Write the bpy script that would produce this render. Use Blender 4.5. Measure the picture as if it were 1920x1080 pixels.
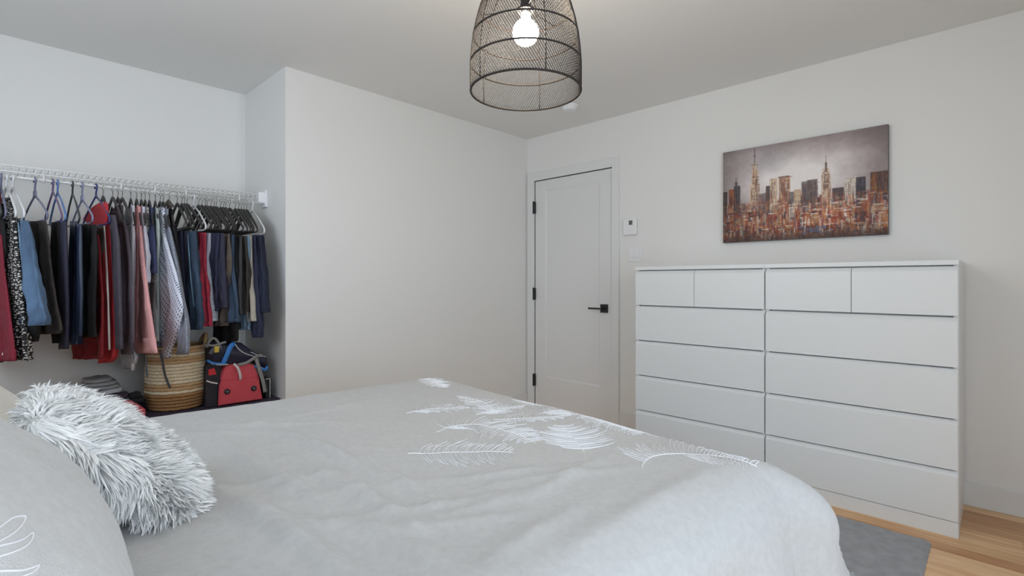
import bpy, bmesh, math, random
import numpy as np
from mathutils import Vector, Matrix, noise
from mathutils.bvhtree import BVHTree

for o in list(bpy.data.objects):
    bpy.data.objects.remove(o)
SC = bpy.context.scene
COL = SC.collection
PI = math.pi
rnd = random.Random(7)

# ------------------------------------------------------------------ camera
F, YAW, HY, CH = 950.53, 0.7635, 528.2, 1.133      # focal length in px of a 1920 wide frame, horizon row, camera height
cam_d = bpy.data.cameras.new('camera')
cam = bpy.data.objects.new('camera', cam_d)
COL.objects.link(cam)
cam.location = (0, 0, CH)
cam.rotation_euler = (PI/2, 0, YAW - PI/2)
cam_d.sensor_width = 36
cam_d.lens = F/1920*36
cam_d.shift_y = -(540-HY)/1920
cam_d.clip_start = 0.02
SC.camera = cam

# ------------------------------------------------------------------ room size
XB, YA, XJ, YC, ZC = 3.461, 3.119, 1.272, 3.7975, 2.439   # right wall, back wall, closet side, closet back, ceiling
X0, Y0 = -0.80, -0.80                                      # walls behind the camera
WIN = (-0.50, 1.65, 0.30, 2.10)                             # window in the front wall: x0, x1, z0, z1
ADDED_WIN = (1.20, 2.85, 1.10, 2.30)                            # unseen left wall window, added to brighten ceiling and closet side: y0, y1, z0, z1

# ------------------------------------------------------------------ light and exposure
world = bpy.data.worlds.new('world')
SC.world = world
world.use_nodes = True
bg = world.node_tree.nodes['Background']
bg.inputs[0].default_value = (0.765, 0.872, 1.0, 1)
bg.inputs[1].default_value = 4.0
def portal(w, h, loc, rot):
    pd = bpy.data.lights.new('window_portal', 'AREA')
    pd.shape = 'RECTANGLE'; pd.size = w; pd.size_y = h; pd.cycles.is_portal = True
    po = bpy.data.objects.new('window_portal', pd); COL.objects.link(po)
    po.location = loc; po.rotation_euler = rot
portal(WIN[1]-WIN[0], WIN[3]-WIN[2], ((WIN[0]+WIN[1])/2, Y0-0.06, (WIN[2]+WIN[3])/2), (-PI/2, 0, PI))      # faces +y
portal(ADDED_WIN[3]-ADDED_WIN[2], ADDED_WIN[1]-ADDED_WIN[0], (X0-0.06, (ADDED_WIN[0]+ADDED_WIN[1])/2, (ADDED_WIN[2]+ADDED_WIN[3])/2), (0, -PI/2, 0))  # faces +x
BULB = 160.0
vs = SC.view_settings
vs.view_transform = 'Standard'
vs.look = 'None'
vs.gamma = 1
vs.exposure = -0.06
vs.use_curve_mapping = False

# ------------------------------------------------------------------ pixel -> place
cY, sY = math.cos(YAW), math.sin(YAW)
def ray(u, v):
    r = (u-960)/F
    return (cY+r*sY, sY-r*cY, (HY-v)/F)
def on_y(u, v, y):
    d = ray(u, v); t = y/d[1]
    return Vector((t*d[0], y, CH+t*d[2]))
def on_z(u, v, z):
    d = ray(u, v); t = (z-CH)/d[2]
    return Vector((t*d[0], t*d[1], z))

# ------------------------------------------------------------------ materials
MATS = {}
def srgb(r, g, b):
    f = lambda c: ((c/255+0.055)/1.055)**2.4 if c/255 > 0.04045 else c/255/12.92
    return (f(r), f(g), f(b))
def mat(name, col, rough=0.6, bump=0.0, bscale=200.0, var=0.0, vscale=8.0, metal=0.0, coord='Object', stretch=(1, 1, 1),
        emit=None, estr=0.0, sheen=0.0, rand=0.0, col2=None):
    """one principled material: colour with noise variation, fine noise relief, optional random value per object"""
    if name in MATS: return MATS[name]
    m = bpy.data.materials.new(name); m.use_nodes = True
    nt = m.node_tree; b = nt.nodes['Principled BSDF']
    b.inputs['Base Color'].default_value = (*col, 1)
    b.inputs['Roughness'].default_value = rough
    b.inputs['Metallic'].default_value = metal
    if sheen: b.inputs['Sheen Weight'].default_value = sheen
    if emit:
        b.inputs['Emission Color'].default_value = (*emit, 1); b.inputs['Emission Strength'].default_value = estr
    tc = nt.nodes.new('ShaderNodeTexCoord'); mp = nt.nodes.new('ShaderNodeMapping')
    mp.inputs['Scale'].default_value = stretch
    nt.links.new(tc.outputs[coord], mp.inputs[0])
    if var or rand or col2:
        n = nt.nodes.new('ShaderNodeTexNoise'); n.inputs['Scale'].default_value = vscale; n.inputs['Detail'].default_value = 6
        nt.links.new(mp.outputs[0], n.inputs['Vector'])
        mx = nt.nodes.new('ShaderNodeMix'); mx.data_type = 'RGBA'
        lo = [max(0, c*(1-var)) for c in col]; hi = [min(1, c*(1+var)) for c in col]
        if col2: lo, hi = col, col2
        mx.inputs[6].default_value = (*lo, 1); mx.inputs[7].default_value = (*hi, 1)
        cr = nt.nodes.new('ShaderNodeMapRange'); cr.inputs[1].default_value = 0.3; cr.inputs[2].default_value = 0.7
        nt.links.new(n.outputs[0], cr.inputs[0])
        nt.links.new(cr.outputs[0], mx.inputs[0])
        out = mx.outputs[2]
        if rand:
            oi = nt.nodes.new('ShaderNodeObjectInfo'); hv = nt.nodes.new('ShaderNodeHueSaturation')
            mr = nt.nodes.new('ShaderNodeMapRange'); mr.inputs[3].default_value = 1-rand; mr.inputs[4].default_value = 1+rand
            nt.links.new(oi.outputs['Random'], mr.inputs[0]); nt.links.new(mr.outputs[0], hv.inputs['Value'])
            nt.links.new(out, hv.inputs['Color']); out = hv.outputs[0]
        nt.links.new(out, b.inputs['Base Color'])
    if bump:
        n2 = nt.nodes.new('ShaderNodeTexNoise'); n2.inputs['Scale'].default_value = bscale; n2.inputs['Detail'].default_value = 4
        nt.links.new(mp.outputs[0], n2.inputs['Vector'])
        bp = nt.nodes.new('ShaderNodeBump'); bp.inputs['Strength'].default_value = bump; bp.inputs['Distance'].default_value = 0.004
        nt.links.new(n2.outputs[0], bp.inputs['Height']); nt.links.new(bp.outputs[0], b.inputs['Normal'])
    MATS[name] = m
    return m
def cloth(name, rgb, var=0.12, rough=0.85, vs_=30, bump=0.35, stretch=(1, 1, 1)):
    return mat('cloth_'+name, srgb(*rgb), rough, bump, 260, var, vs_, coord='UV', stretch=stretch)

# ------------------------------------------------------------------ mesh helpers
def mesh_obj(name, verts, faces, m=None, parent=None, smooth=False, uv=None):
    me = bpy.data.meshes.new(name)
    me.from_pydata([tuple(v) for v in verts], [], faces)
    if smooth: me.polygons.foreach_set('use_smooth', [True]*len(me.polygons))
    if m: me.materials.append(m)
    if uv:
        l = me.uv_layers.new(name='UVMap')
        idx = np.empty(len(me.loops), dtype=np.int32); me.loops.foreach_get('vertex_index', idx)
        l.data.foreach_set('uv', np.asarray(uv, dtype=np.float32)[idx].ravel())
    o = bpy.data.objects.new(name, me); COL.objects.link(o)
    if parent: o.parent = parent
    return o
def tag(o, label=None, cat=None, group=None, kind=None):
    if label: o['label'] = label
    if cat: o['category'] = cat
    if group: o['group'] = group
    if kind: o['kind'] = kind
    return o
def empty(name, loc=(0, 0, 0), rz=0.0):
    o = bpy.data.objects.new(name, None); COL.objects.link(o); o.location = loc; o.rotation_euler = (0, 0, rz)
    o.empty_display_size = 0.05
    return o
class MB:
    """collects shapes into one mesh"""
    def __init__(s): s.v = []; s.f = []
    def add(s, v, f):
        b = len(s.v); s.v += [tuple(p) for p in v]; s.f += [[i+b for i in q] for q in f]
        return s
    def box(s, x0, x1, y0, y1, z0, z1, bev=0.0):
        if bev <= 0:
            v = [(x, y, z) for z in (z0, z1) for y in (y0, y1) for x in (x0, x1)]
            return s.add(v, [(0, 2, 3, 1), (4, 5, 7, 6), (0, 1, 5, 4), (2, 6, 7, 3), (0, 4, 6, 2), (1, 3, 7, 5)])
        bm = bmesh.new(); bmesh.ops.create_cube(bm, size=1)
        for w in bm.verts: w.co = ((x0+x1)/2+w.co.x*(x1-x0), (y0+y1)/2+w.co.y*(y1-y0), (z0+z1)/2+w.co.z*(z1-z0))
        bmesh.ops.bevel(bm, geom=bm.edges[:], offset=bev, segments=2, affect='EDGES', profile=0.5)
        bm.verts.index_update()
        s.add([w.co[:] for w in bm.verts], [[w.index for w in f.verts] for f in bm.faces]); bm.free()
        return s
    def tube(s, pts, r, n=8, closed=False, flat=None):
        pts = [Vector(p) for p in pts]; k = len(pts)
        rs = r if isinstance(r, (list, tuple)) else [r]*k
        V = []; up = None
        for i in range(k):
            a = pts[i-1] if (i > 0 or closed) else pts[i]; b = pts[(i+1) % k] if (i < k-1 or closed) else pts[i]
            t = (b-a).normalized() if (b-a).length > 1e-9 else Vector((0, 0, 1))
            if up is None:
                up = Vector((0, 0, 1)) if abs(t.z) < 0.9 else Vector((1, 0, 0))
            x = (up - t*up.dot(t))
            if x.length < 1e-6: x = t.orthogonal()
            x.normalize(); y = t.cross(x); up = x
            for j in range(n):
                q = 2*PI*j/n
                V.append(pts[i]+x*math.cos(q)*rs[i]*(flat or 1)+y*math.sin(q)*rs[i])
        fc = []
        for i in range(k if closed else k-1):
            a = i*n; b = ((i+1) % k)*n
            for j in range(n): fc.append((a+j, a+(j+1) % n, b+(j+1) % n, b+j))
        if not closed:
            fc.append(tuple(range(n-1, -1, -1))); fc.append(tuple((k-1)*n+j for j in range(n)))
        return s.add(V, fc)
    def lathe(s, prof, n=32, c=(0, 0, 0), cap=True):
        V = []; fc = []
        for r, z in prof:
            for j in range(n): V.append((c[0]+r*math.cos(2*PI*j/n), c[1]+r*math.sin(2*PI*j/n), c[2]+z))
        for i in range(len(prof)-1):
            for j in range(n): fc.append((i*n+j, i*n+(j+1) % n, (i+1)*n+(j+1) % n, (i+1)*n+j))
        if cap:
            fc.append(tuple(range(n-1, -1, -1))); fc.append(tuple((len(prof)-1)*n+j for j in range(n)))
        return s.add(V, fc)
    def prism(s, poly, axis, a0, a1):
        """2d polygon swept along an axis; poly given in the other two axes in order"""
        n = len(poly)
        def P(p, a):
            return {'x': (a, p[0], p[1]), 'y': (p[0], a, p[1]), 'z': (p[0], p[1], a)}[axis]
        V = [P(p, a0) for p in poly]+[P(p, a1) for p in poly]
        fc = [tuple(range(n)), tuple(range(2*n-1, n-1, -1))]+[(i, n+i, n+(i+1) % n, (i+1) % n) for i in range(n)]
        return s.add(V, fc)
    def build(s, name, m=None, parent=None, smooth=False, fix=True):
        o = mesh_obj(name, s.v, s.f, m, parent, smooth)
        if fix:
            bm = bmesh.new(); bm.from_mesh(o.data); bmesh.ops.recalc_face_normals(bm, faces=bm.faces[:]); bm.to_mesh(o.data); bm.free()
        return o
def smooth_path(pts, n):
    """Catmull-Rom through control points"""
    P = [Vector(p) for p in pts]; out = []
    k = len(P)-1
    for i in range(n+1):
        t = i/n*k; j = min(int(t), k-1); u = t-j
        p0 = P[max(j-1, 0)]; p1 = P[j]; p2 = P[j+1]; p3 = P[min(j+2, k)]
        out.append(0.5*((2*p1)+(p2-p0)*u+(2*p0-5*p1+4*p2-p3)*u*u+(3*p1-p0-3*p2+p3)*u**3))
    return out
def sh(o): return tag(o, kind='structure')

# ================================================================== STRUCTURE
M_wall = mat('wall_paint', (0.85, 0.838, 0.808), 0.55, 0.06, 350)
M_ceil = mat('ceiling_paint', (0.85, 0.84, 0.815), 0.8, 0.05, 250)
M_trim = mat('trim_paint', (0.80, 0.80, 0.785), 0.35)
M_black = mat('black_metal', (0.012, 0.012, 0.013), 0.4)
T = 0.12
sh(MB().box(X0-T, XB+T, Y0-T, YC+T, ZC, ZC+T).build('ceiling', M_ceil))
# right wall with the door opening
DY0, DY1, DZ = 2.205, 3.028, 2.043
w = MB().box(XB, XB+T, Y0-T, DY0, 0, ZC).box(XB, XB+T, DY1, YC+T, 0, ZC).box(XB, XB+T, DY0, DY1, DZ, ZC)
sh(w.build('wall_right', M_wall))
sh(MB().box(XJ, XB, YA, YC+T, 0, ZC).build('wall_back', M_wall))
sh(MB().box(X0-T, XJ, YC, YC+T, 0, ZC).build('wall_closet', M_wall))
a0, a1, b0, b1 = ADDED_WIN
sh(MB().box(X0-T, X0, Y0-T, a0, 0, ZC).box(X0-T, X0, a1, YC, 0, ZC).box(X0-T, X0, a0, a1, 0, b0).box(X0-T, X0, a0, a1, b1, ZC).build('wall_left', M_wall))
wx0, wx1, wz0, wz1 = WIN
w = MB().box(X0, wx0, Y0-T, Y0, 0, ZC).box(wx1, XB, Y0-T, Y0, 0, ZC).box(wx0, wx1, Y0-T, Y0, 0, wz0).box(wx0, wx1, Y0-T, Y0, wz1, ZC)
sh(w.build('wall_front', M_wall))
# window behind the camera
win = empty('window_1', (0, 0, 0)); sh(win)
fr = MB()
for a in ((wx0, wx0+.05, wz0, wz1), (wx1-.05, wx1, wz0, wz1), (wx0, wx1, wz0, wz0+.05), (wx0, wx1, wz1-.05, wz1), ((wx0+wx1)/2-.025, (wx0+wx1)/2+.025, wz0, wz1)):
    fr.box(a[0], a[1], Y0-.10, Y0-.03, a[2], a[3])
fr.build('window_frame', M_trim, win)
MB().box(wx0-.04, wx1+.04, Y0, Y0+.03, wz0-.03, wz0).build('window_sill', M_trim, win)
win = empty('added_window', (0, 0, 0)); sh(win)  # out of view, added for the daylight it lets in from the left
fr = MB()
for a in ((a0, a0+.05, b0, b1), (a1-.05, a1, b0, b1), (a0, a1, b0, b0+.05), (a0, a1, b1-.05, b1), ((a0+a1)/2-.025, (a0+a1)/2+.025, b0, b1)):
    fr.box(X0-.10, X0-.03, a[0], a[1], a[2], a[3])
fr.build('window_frame', M_trim, win)
MB().box(X0, X0+.03, a0-.04, a1+.04, b0-.03, b0).build('window_sill', M_trim, win)

# floor of maple planks
M_sub = mat('subfloor', (0.25, 0.15, 0.08), 0.8)
fl = MB().box(X0-T, XB+T, Y0-T, YC+T, -0.10, -0.012).build('floor', M_sub); sh(fl)
def wood_mat():
    m = bpy.data.materials.new('maple_plank'); m.use_nodes = True; nt = m.node_tree; b = nt.nodes['Principled BSDF']
    b.inputs['Roughness'].default_value = 0.32
    tc = nt.nodes.new('ShaderNodeTexCoord'); mp = nt.nodes.new('ShaderNodeMapping'); mp.inputs['Scale'].default_value = (14, 1.3, 14)
    oi = nt.nodes.new('ShaderNodeObjectInfo'); ad = nt.nodes.new('ShaderNodeVectorMath'); ad.operation = 'ADD'
    sc = nt.nodes.new('ShaderNodeMath'); sc.operation = 'MULTIPLY'; sc.inputs[1].default_value = 40
    nt.links.new(oi.outputs['Random'], sc.inputs[0])
    nt.links.new(tc.outputs['Object'], ad.inputs[0]); nt.links.new(sc.outputs[0], ad.inputs[1]); nt.links.new(ad.outputs[0], mp.inputs[0])
    n = nt.nodes.new('ShaderNodeTexNoise'); n.inputs['Scale'].default_value = 2.2; n.inputs['Detail'].default_value = 8; n.inputs['Distortion'].default_value = 0.6
    nt.links.new(mp.outputs[0], n.inputs['Vector'])
    r = nt.nodes.new('ShaderNodeValToRGB'); e = r.color_ramp.elements
    e[0].position = 0.30; e[0].color = (*srgb(222, 170, 120), 1); e[1].position = 0.72; e[1].color = (*srgb(250, 216, 170), 1)
    nt.links.new(n.outputs[0], r.inputs[0])
    tint = nt.nodes.new('ShaderNodeValToRGB'); t = tint.color_ramp.elements
    t[0].position = 0; t[0].color = (*srgb(210, 188, 168), 1); t[1].position = 1; t[1].color = (1, 1, 1, 1)
    k = tint.color_ramp.elements.new(0.22); k.color = (*srgb(244, 238, 228), 1)
    nt.links.new(oi.outputs['Random'], tint.inputs[0])
    mx = nt.nodes.new('ShaderNodeMix'); mx.data_type = 'RGBA'; mx.blend_type = 'MULTIPLY'; mx.inputs[0].default_value = 1
    nt.links.new(r.outputs[0], mx.inputs[6]); nt.links.new(tint.outputs[0], mx.inputs[7]); nt.links.new(mx.outputs[2], b.inputs['Base Color'])
    return m
M_wood = wood_mat()
PWID = 0.083
nrow = int((XB-X0)/PWID)+1
for i in range(nrow):
    x1 = XB-0.003-i*PWID; x0 = max(X0, x1-PWID+0.0012)
    if x1 <= X0+0.005: continue
    y = Y0-rnd.random()*0.9
    while y < YC:
        L = rnd.uniform(0.75, 1.6); a = max(y, Y0); b = min(y+L-0.0012, YC)
        yl = YC if x1 < XJ else YA
        b = min(b, yl)
        if b-a > 0.02:
            MB().box(x0, x1, a, b, -0.013, 0.0).build('plank', M_wood, fl)
        y += L
# baseboards
def baseboard(name, pts, h=0.118, t=0.013):
    b = MB()
    for x0, x1, y0, y1 in pts: b.box(x0, x1, y0, y1, 0, h, 0.003)
    sh(b.build(name, M_trim))
baseboard('baseboard_right', [(XB-.013, XB, Y0, 2.141)])
baseboard('baseboard_back', [(XJ, XB-.016, YA-.013, YA)])
baseboard('baseboard_closet', [(X0, XJ, YC-.013, YC)])
baseboard('baseboard_left', [(X0, X0+.013, Y0, YC-.013)])
# door
door = empty('door_1', (0, 0, 0)); sh(door)
M_door = mat('door_paint', (0.79, 0.785, 0.77), 0.38)
slab = MB()
XS = XB+0.004
slab.box(XS+.007, XS+.04, DY0+.004, DY1-.004, 0.008, DZ-.004)
PY0, PY1, PZ0, PZ1 = 2.331, 2.906, 0.281, 1.945
slab.box(XS, XS+.008, DY0+.004, PY0, .008, DZ-.006).box(XS, XS+.008, PY1, DY1-.004, .008, DZ-.006)
slab.box(XS, XS+.008, PY0, PY1, .008, PZ0).box(XS, XS+.008, PY0, PY1, PZ1, DZ-.006)
for (a, b, c, d) in ((PY0, PY1, PZ0, 1), (PY0, PY1, PZ1, -1)):
    slab.prism([(XS+.001, c), (XS+.008, c), (XS+.008, c+d*.014)], 'y', a, b)
for (c, d) in ((PY0, 1), (PY1, -1)):
    slab.prism([(XS+.001, c), (XS+.008, c), (XS+.008, c+d*.014)], 'z', PZ0, PZ1)
slab.build('door_slab', M_door, door)
cs = MB()
cs.box(XB-.016, XB+.03, DY1, DY1+.078, 0, DZ+.074, .002).box(XB-.016, XB+.03, DY0-.063, DY0, 0, DZ+.074, .002).box(XB-.0155, XB+.03, DY0, DY1, DZ, DZ+.074, .002)
cs.box(XB+.045, XB+.1, DY0, DY1, 0, DZ)
cs.build('door_casing', M_trim, door)
for z in (1.803, 1.024, 0.247):
    h_ = MB().box(XB-.019, XB+.008, DY1-.012, DY1+.010, z-.053, z+.053, .002)
    h_.tube([(XB-.018, DY1, z-.056), (XB-.018, DY1, z+.056)], .0065, 10)
    h_.build('hinge', M_black, door)
hd = MB().box(XB-.010, XB+.005, 2.250, 2.317, .884, .951, .001).build('door_handle', M_black, door)
MB().tube([(XB-.010, 2.283, .917), (XB-.048, 2.283, .917)], .010, 12).box(XB-.056, XB-.044, 2.274, 2.405, .910, .924, .002).build('lever', M_black, hd)

# ================================================================== FURNITURE
# two chests of drawers
M_white = mat('white_foil', (0.82, 0.83, 0.82), 0.32, 0.03, 90)
M_gap = mat('chest_inside', (0.55, 0.55, 0.54), 0.6)
XF, YR = 2.9676, 0.1216
def chest(y0, label):
    y1 = y0+.80
    t = empty('chest_of_drawers', (XF+.24, (y0+y1)/2, 0))
    def P(mb, name, m, par=t, **k):
        o = mb.build(name, m, par, **k); o.matrix_parent_inverse = Matrix.Translation(-t.location) if par is t else Matrix()
        return o
    P(MB().box(XF+.022, XF+.480, y0+.001, y0+.019, 0, 1.208).box(XF+.022, XF+.480, y1-.019, y1-.001, 0, 1.208).box(XF+.05, XF+.479, y0+.018, y1-.018, .02, 1.208), 'carcass', M_white)
    P(MB().box(XF+.0, XF+.48, y0, y1-.001, 1.208, 1.230, .0012), 'top_panel', M_white)
    P(MB().box(XF+.003, XF+.022, y0+.002, y1-.002, 0.0, .068, .001), 'plinth', M_white)
    zb = [.0715, .299, .5265, .754]
    def front(a, b, z0, z1):
        c = .020
        poly = [(XF+.002, z0), (XF+.0215, z0), (XF+.0215, z1), (XF+.019, z1), (XF+.002, z1-c)]
        P(MB().prism(poly, 'y', a, b), 'drawer', M_white)
    for z in zb: front(y0+.004, y1-.004, z, z+.2195)
    ym = (y0+y1)/2
    front(y0+.004, ym-.0015, .982, 1.2025); front(ym+.0015, y1-.004, .982, 1.2025)
    return tag(t, label, 'dresser', 'tall white chests of drawers side by side')
chest(YR, 'tall white chest of drawers with its side panel showing, next to bare baseboard')
chest(YR+.80, 'tall white chest of drawers standing beside the door and light switch')

# canvas picture of a skyline
def paint(W, H):
    rs = np.random.RandomState(5)
    im = np.zeros((H, W, 3)); yy, xx = np.mgrid[0:H, 0:W]; X = xx/W; Y = yy/H      # Y down
    def nz(sx, sy, seed):
        r = np.random.RandomState(seed); g = r.rand(sy+2, sx+2)
        gx = X*sx; gy = Y*sy; i = gx.astype(int); j = gy.astype(int); u = gx-i; v = gy-j; u = u*u*(3-2*u); v = v*v*(3-2*v)
        return (g[j, i]*(1-u)+g[j, i+1]*u)*(1-v)+(g[j+1, i]*(1-u)+g[j+1, i+1]*u)*v
    n = 0.5*nz(5, 4, 1)+0.3*nz(13, 9, 2)+0.2*nz(40, 30, 3)
    glow = np.exp(-(((X-.5)/.38)**2+((Y-.42)/.36)**2))
    a = np.array([150, 134, 133.]); b = np.array([246, 238, 235.])
    k = np.clip(glow*1.15+(n-.5)*.6+.06, 0, 1)[..., None]
    im[:] = a*(1-k)+b*k
    bl = np.exp(-(((X-.32)/.12)**2+((Y-.16)/.12)**2))[..., None]*.3
    im = im*(1-bl)+np.array([140, 142, 150.])*bl
    def rect(x0, x1, y0, y1, col, al=1.0, rough=0.0):
        i0, i1, j0, j1 = int(x0*W), max(int(x0*W)+1, int(x1*W)), int(y0*H), max(int(y0*H)+1, int(y1*H))
        i0, j0 = max(i0, 0), max(j0, 0); i1, j1 = min(i1, W), min(j1, H)
        if i1 <= i0 or j1 <= j0: return
        al_ = al*np.ones((j1-j0, i1-i0, 1))
        if rough: al_ = al_*(rs.rand(j1-j0, i1-i0, 1) > rough)
        im[j0:j1, i0:i1] = im[j0:j1, i0:i1]*(1-al_)+np.array(col, float)*al_
    pal = [(70, 52, 50), (120, 55, 42), (160, 90, 60), (196, 150, 110), (214, 196, 170), (92, 84, 92), (60, 62, 82), (150, 128, 122), (176, 70, 52), (48, 38, 38), (205, 170, 120)]
    warm = [(150, 58, 40), (186, 104, 62), (206, 150, 100), (224, 210, 190), (120, 44, 38), (92, 70, 72), (232, 222, 208), (172, 84, 66), (70, 48, 50), (118, 110, 122), (206, 128, 70)]
    def tower(x0, x1, top, base, cols, nst=70):
        rect(x0, x1, top, base, cols[0], .9)
        for _ in range(nst):
            xa = rs.uniform(x0, x1); wd = rs.uniform(.002, .009); ya = rs.uniform(top, base); hh = rs.uniform(.03, .16)
            rect(xa, min(xa+wd, x1+.003), ya, min(ya+hh, base+.03), cols[rs.randint(len(cols))], rs.uniform(.4, .9), .15)
        for _ in range(nst//5):
            xa = rs.uniform(x0-.004, x1-.01); ya = rs.uniform(top, base)
            rect(xa, xa+rs.uniform(.01, .03), ya, ya+.008, cols[rs.randint(len(cols))], .7, .2)
    dk = [(78, 66, 66), (52, 44, 46), (110, 92, 86), (150, 84, 58), (96, 98, 112)]
    rd = [(150, 104, 92), (172, 86, 66), (196, 158, 134), (92, 74, 72), (206, 186, 160)]
    cr = [(218, 192, 162), (180, 126, 94), (112, 82, 74), (240, 228, 208), (146, 112, 102)]
    gy = [(124, 112, 112), (96, 88, 92), (164, 150, 144), (140, 84, 72), (84, 74, 74)]
    lowk = (.5*nz(9, 6, 11)+.5*nz(24, 12, 12))[..., None]; lowm = np.clip((Y-.56)/.10, 0, 1)[..., None]
    im = im*(1-lowm)+(np.array([92, 70, 72.])*(1-lowk)+np.array([196, 120, 84.])*lowk)*lowm
    # far, low blocks then the main towers (x from the left edge, heights as fractions of the canvas)
    x = 0.0
    while x < 1:
        wd = rs.uniform(.025, .06); tower(x, x+wd, rs.uniform(.52, .62), .80, [dk, gy, rd, cr][rs.randint(4)], 30); x += wd*.9
    tower(0, .03, .44, .8, [(60, 50, 48), (120, 90, 70), (86, 76, 74)])
    tower(.045, .085, .42, .8, [(150, 80, 52), (80, 60, 54), (60, 48, 46), (190, 120, 80)]); tower(.08, .125, .39, .8, dk); rect(.094, .099, .30, .40, (84, 74, 74), .8); rect(.088, .108, .345, .40, (92, 82, 80), .8)
    tower(.195, .255, .40, .82, cr, 130); tower(.205, .248, .24, .45, cr, 60); tower(.212, .24, .17, .3, cr, 30); rect(.2235, .2285, .01, .2, (84, 74, 72), .9); rect(.219, .233, .09, .1, (90, 80, 78), .8); rect(.2, .252, .185, .197, (140, 130, 128), .6)
    tower(.25, .31, .50, .8, gy); tower(.30, .345, .43, .8, dk); tower(.325, .375, .36, .8, cr, 60)
    tower(.385, .455, .355, .82, [(178, 130, 104), (206, 184, 150), (160, 78, 62), (110, 84, 78), (222, 206, 180)], 120); rect(.38, .45, .35, .36, (96, 78, 74), .8)
    tower(.45, .485, .52, .8, gy); tower(.48, .52, .50, .82, [(204, 170, 140), (190, 140, 100), (220, 206, 186)])
    tower(.525, .585, .43, .82, gy, 90); tower(.56, .62, .42, .80, [(112, 96, 94), (86, 74, 72), (150, 120, 110)], 70)
    tower(.645, .695, .38, .82, cr, 110); tower(.652, .688, .33, .5, cr, 40); rect(.664, .676, .27, .36, (110, 90, 78), .9); rect(.6685, .672, .2, .3, (96, 84, 80), .9)
    tower(.705, .77, .53, .82, dk); tower(.775, .84, .44, .82, [(222, 212, 198), (196, 182, 168), (120, 104, 98), (150, 110, 84), (240, 232, 220)], 110)
    tower(.835, .885, .45, .85, [(74, 66, 72), (52, 48, 52), (92, 88, 104)], 80)
    tower(.91, 1.0, .42, .86, [(96, 66, 58), (66, 72, 104), (52, 46, 52), (160, 92, 56), (184, 122, 70)], 120)
    # reflections and streets: warm broken daubs
    mood = nz(7, 4, 21)
    for _ in range(2300):
        y = .58+.42*rs.rand()**.85; x = rs.rand(); md = mood[min(H-1, int(y*H)), min(W-1, int(x*W))]
        c = np.array(warm[rs.randint(len(warm))], float)*(.62+.75*md)
        f = 1.08 if y < .86 else .72
        if rs.rand() < .68: w_, h_ = rs.uniform(.004, .016), rs.uniform(.03, .12)
        else: w_, h_ = rs.uniform(.012, .05), rs.uniform(.006, .022)
        rect(x, x+w_, y, min(y+h_, 1), np.clip(c*f, 0, 245), rs.uniform(.3, .85)*min(1, (y-.53)*6), .18)
    for _ in range(150):
        y = rs.uniform(.62, .92); x = rs.rand(); md = mood[min(H-1, int(y*H)), min(W-1, int(x*W))]
        if md < .4: continue
        if rs.rand() < .55: rect(x, x+.004, y, y+rs.uniform(.03, .09), (240, 230, 214), .8, .1)
        else: rect(x, x+rs.uniform(.02, .07), y, y+.008, (244, 236, 222), .75, .25)
    for _ in range(14):
        x = rs.rand(); y = rs.uniform(.66, .8); w_ = rs.uniform(.03, .06)
        rect(x, x+w_, y, y+rs.uniform(.05, .12), warm[rs.randint(4)], .5, .1); rect(x, x+w_, y, y+.01, (244, 236, 222), .8, .15)
    for _ in range(40):
        x = rs.uniform(.5, .66); y = rs.uniform(.88, .95); rect(x, x+.02, y, y+.012, (92, 110, 150), .6, .2)
    dkb = np.clip((Y-.93)/.07, 0, 1)[..., None]*.6
    im = im*(1-dkb)+np.array([62, 48, 50.])*dkb*1.0
    bl_ = (im+np.roll(im, 1, 0)+np.roll(im, -1, 0)+np.roll(im, 1, 1)+np.roll(im, -1, 1))/5; im = np.where((Y > .02)[..., None] & (Y < .98)[..., None] & (X > .01)[..., None] & (X < .99)[..., None], bl_, im)
    im += (rs.rand(H, W, 1)-.5)*12
    vg = np.clip(1.02-((np.abs(X-.5)*2)**4*.16+(np.abs(Y-.5)*2)**6*.10), 0, 1)[..., None]
    return np.clip(im*vg, 0, 255)
pic = empty('canvas_picture', (XB, .88, 1.39))
PYL, PYR, PZB, PZT, PX = 1.326, 0.430, 1.392, 1.996, XB-.035
o = MB().box(PX+.0008, XB-.001, PYR, PYL, PZB, PZT, .002).build('canvas', mat('canvas_edge', srgb(120, 112, 108), .8, .2, 300, .3, 30), pic)
o.matrix_parent_inverse = Matrix.Translation(-pic.location)
GW, GH = 440, 296
img = paint(GW, GH)
lin = np.where(img/255 > .04045, ((img/255+.055)/1.055)**2.4, img/255/12.92)
ys = np.linspace(PYL-.0015, PYR+.0015, GW); zs = np.linspace(PZT-.0015, PZB+.0015, GH)
V = np.stack([np.full((GH, GW), PX), np.tile(ys, (GH, 1)), np.tile(zs[:, None], (1, GW))], -1).reshape(-1, 3)
idx = np.arange(GW*GH).reshape(GH, GW)
Fc = np.stack([idx[:-1, :-1], idx[1:, :-1], idx[1:, 1:], idx[:-1, 1:]], -1).reshape(-1, 4)
m = bpy.data.materials.new('painted_canvas'); m.use_nodes = True; nt = m.node_tree
at = nt.nodes.new('ShaderNodeAttribute'); at.attribute_name = 'paint'
nt.links.new(at.outputs['Color'], nt.nodes['Principled BSDF'].inputs['Base Color']); nt.nodes['Principled BSDF'].inputs['Roughness'].default_value = .6
pr = mesh_obj('painting', V.tolist(), Fc.tolist(), m, pic); pr.matrix_parent_inverse = Matrix.Translation(-pic.location)
ca = pr.data.color_attributes.new('paint', 'FLOAT_COLOR', 'POINT')
ca.data.foreach_set('color', np.concatenate([lin.reshape(-1, 3), np.ones((GW*GH, 1))], 1).astype(np.float32).ravel())
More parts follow.
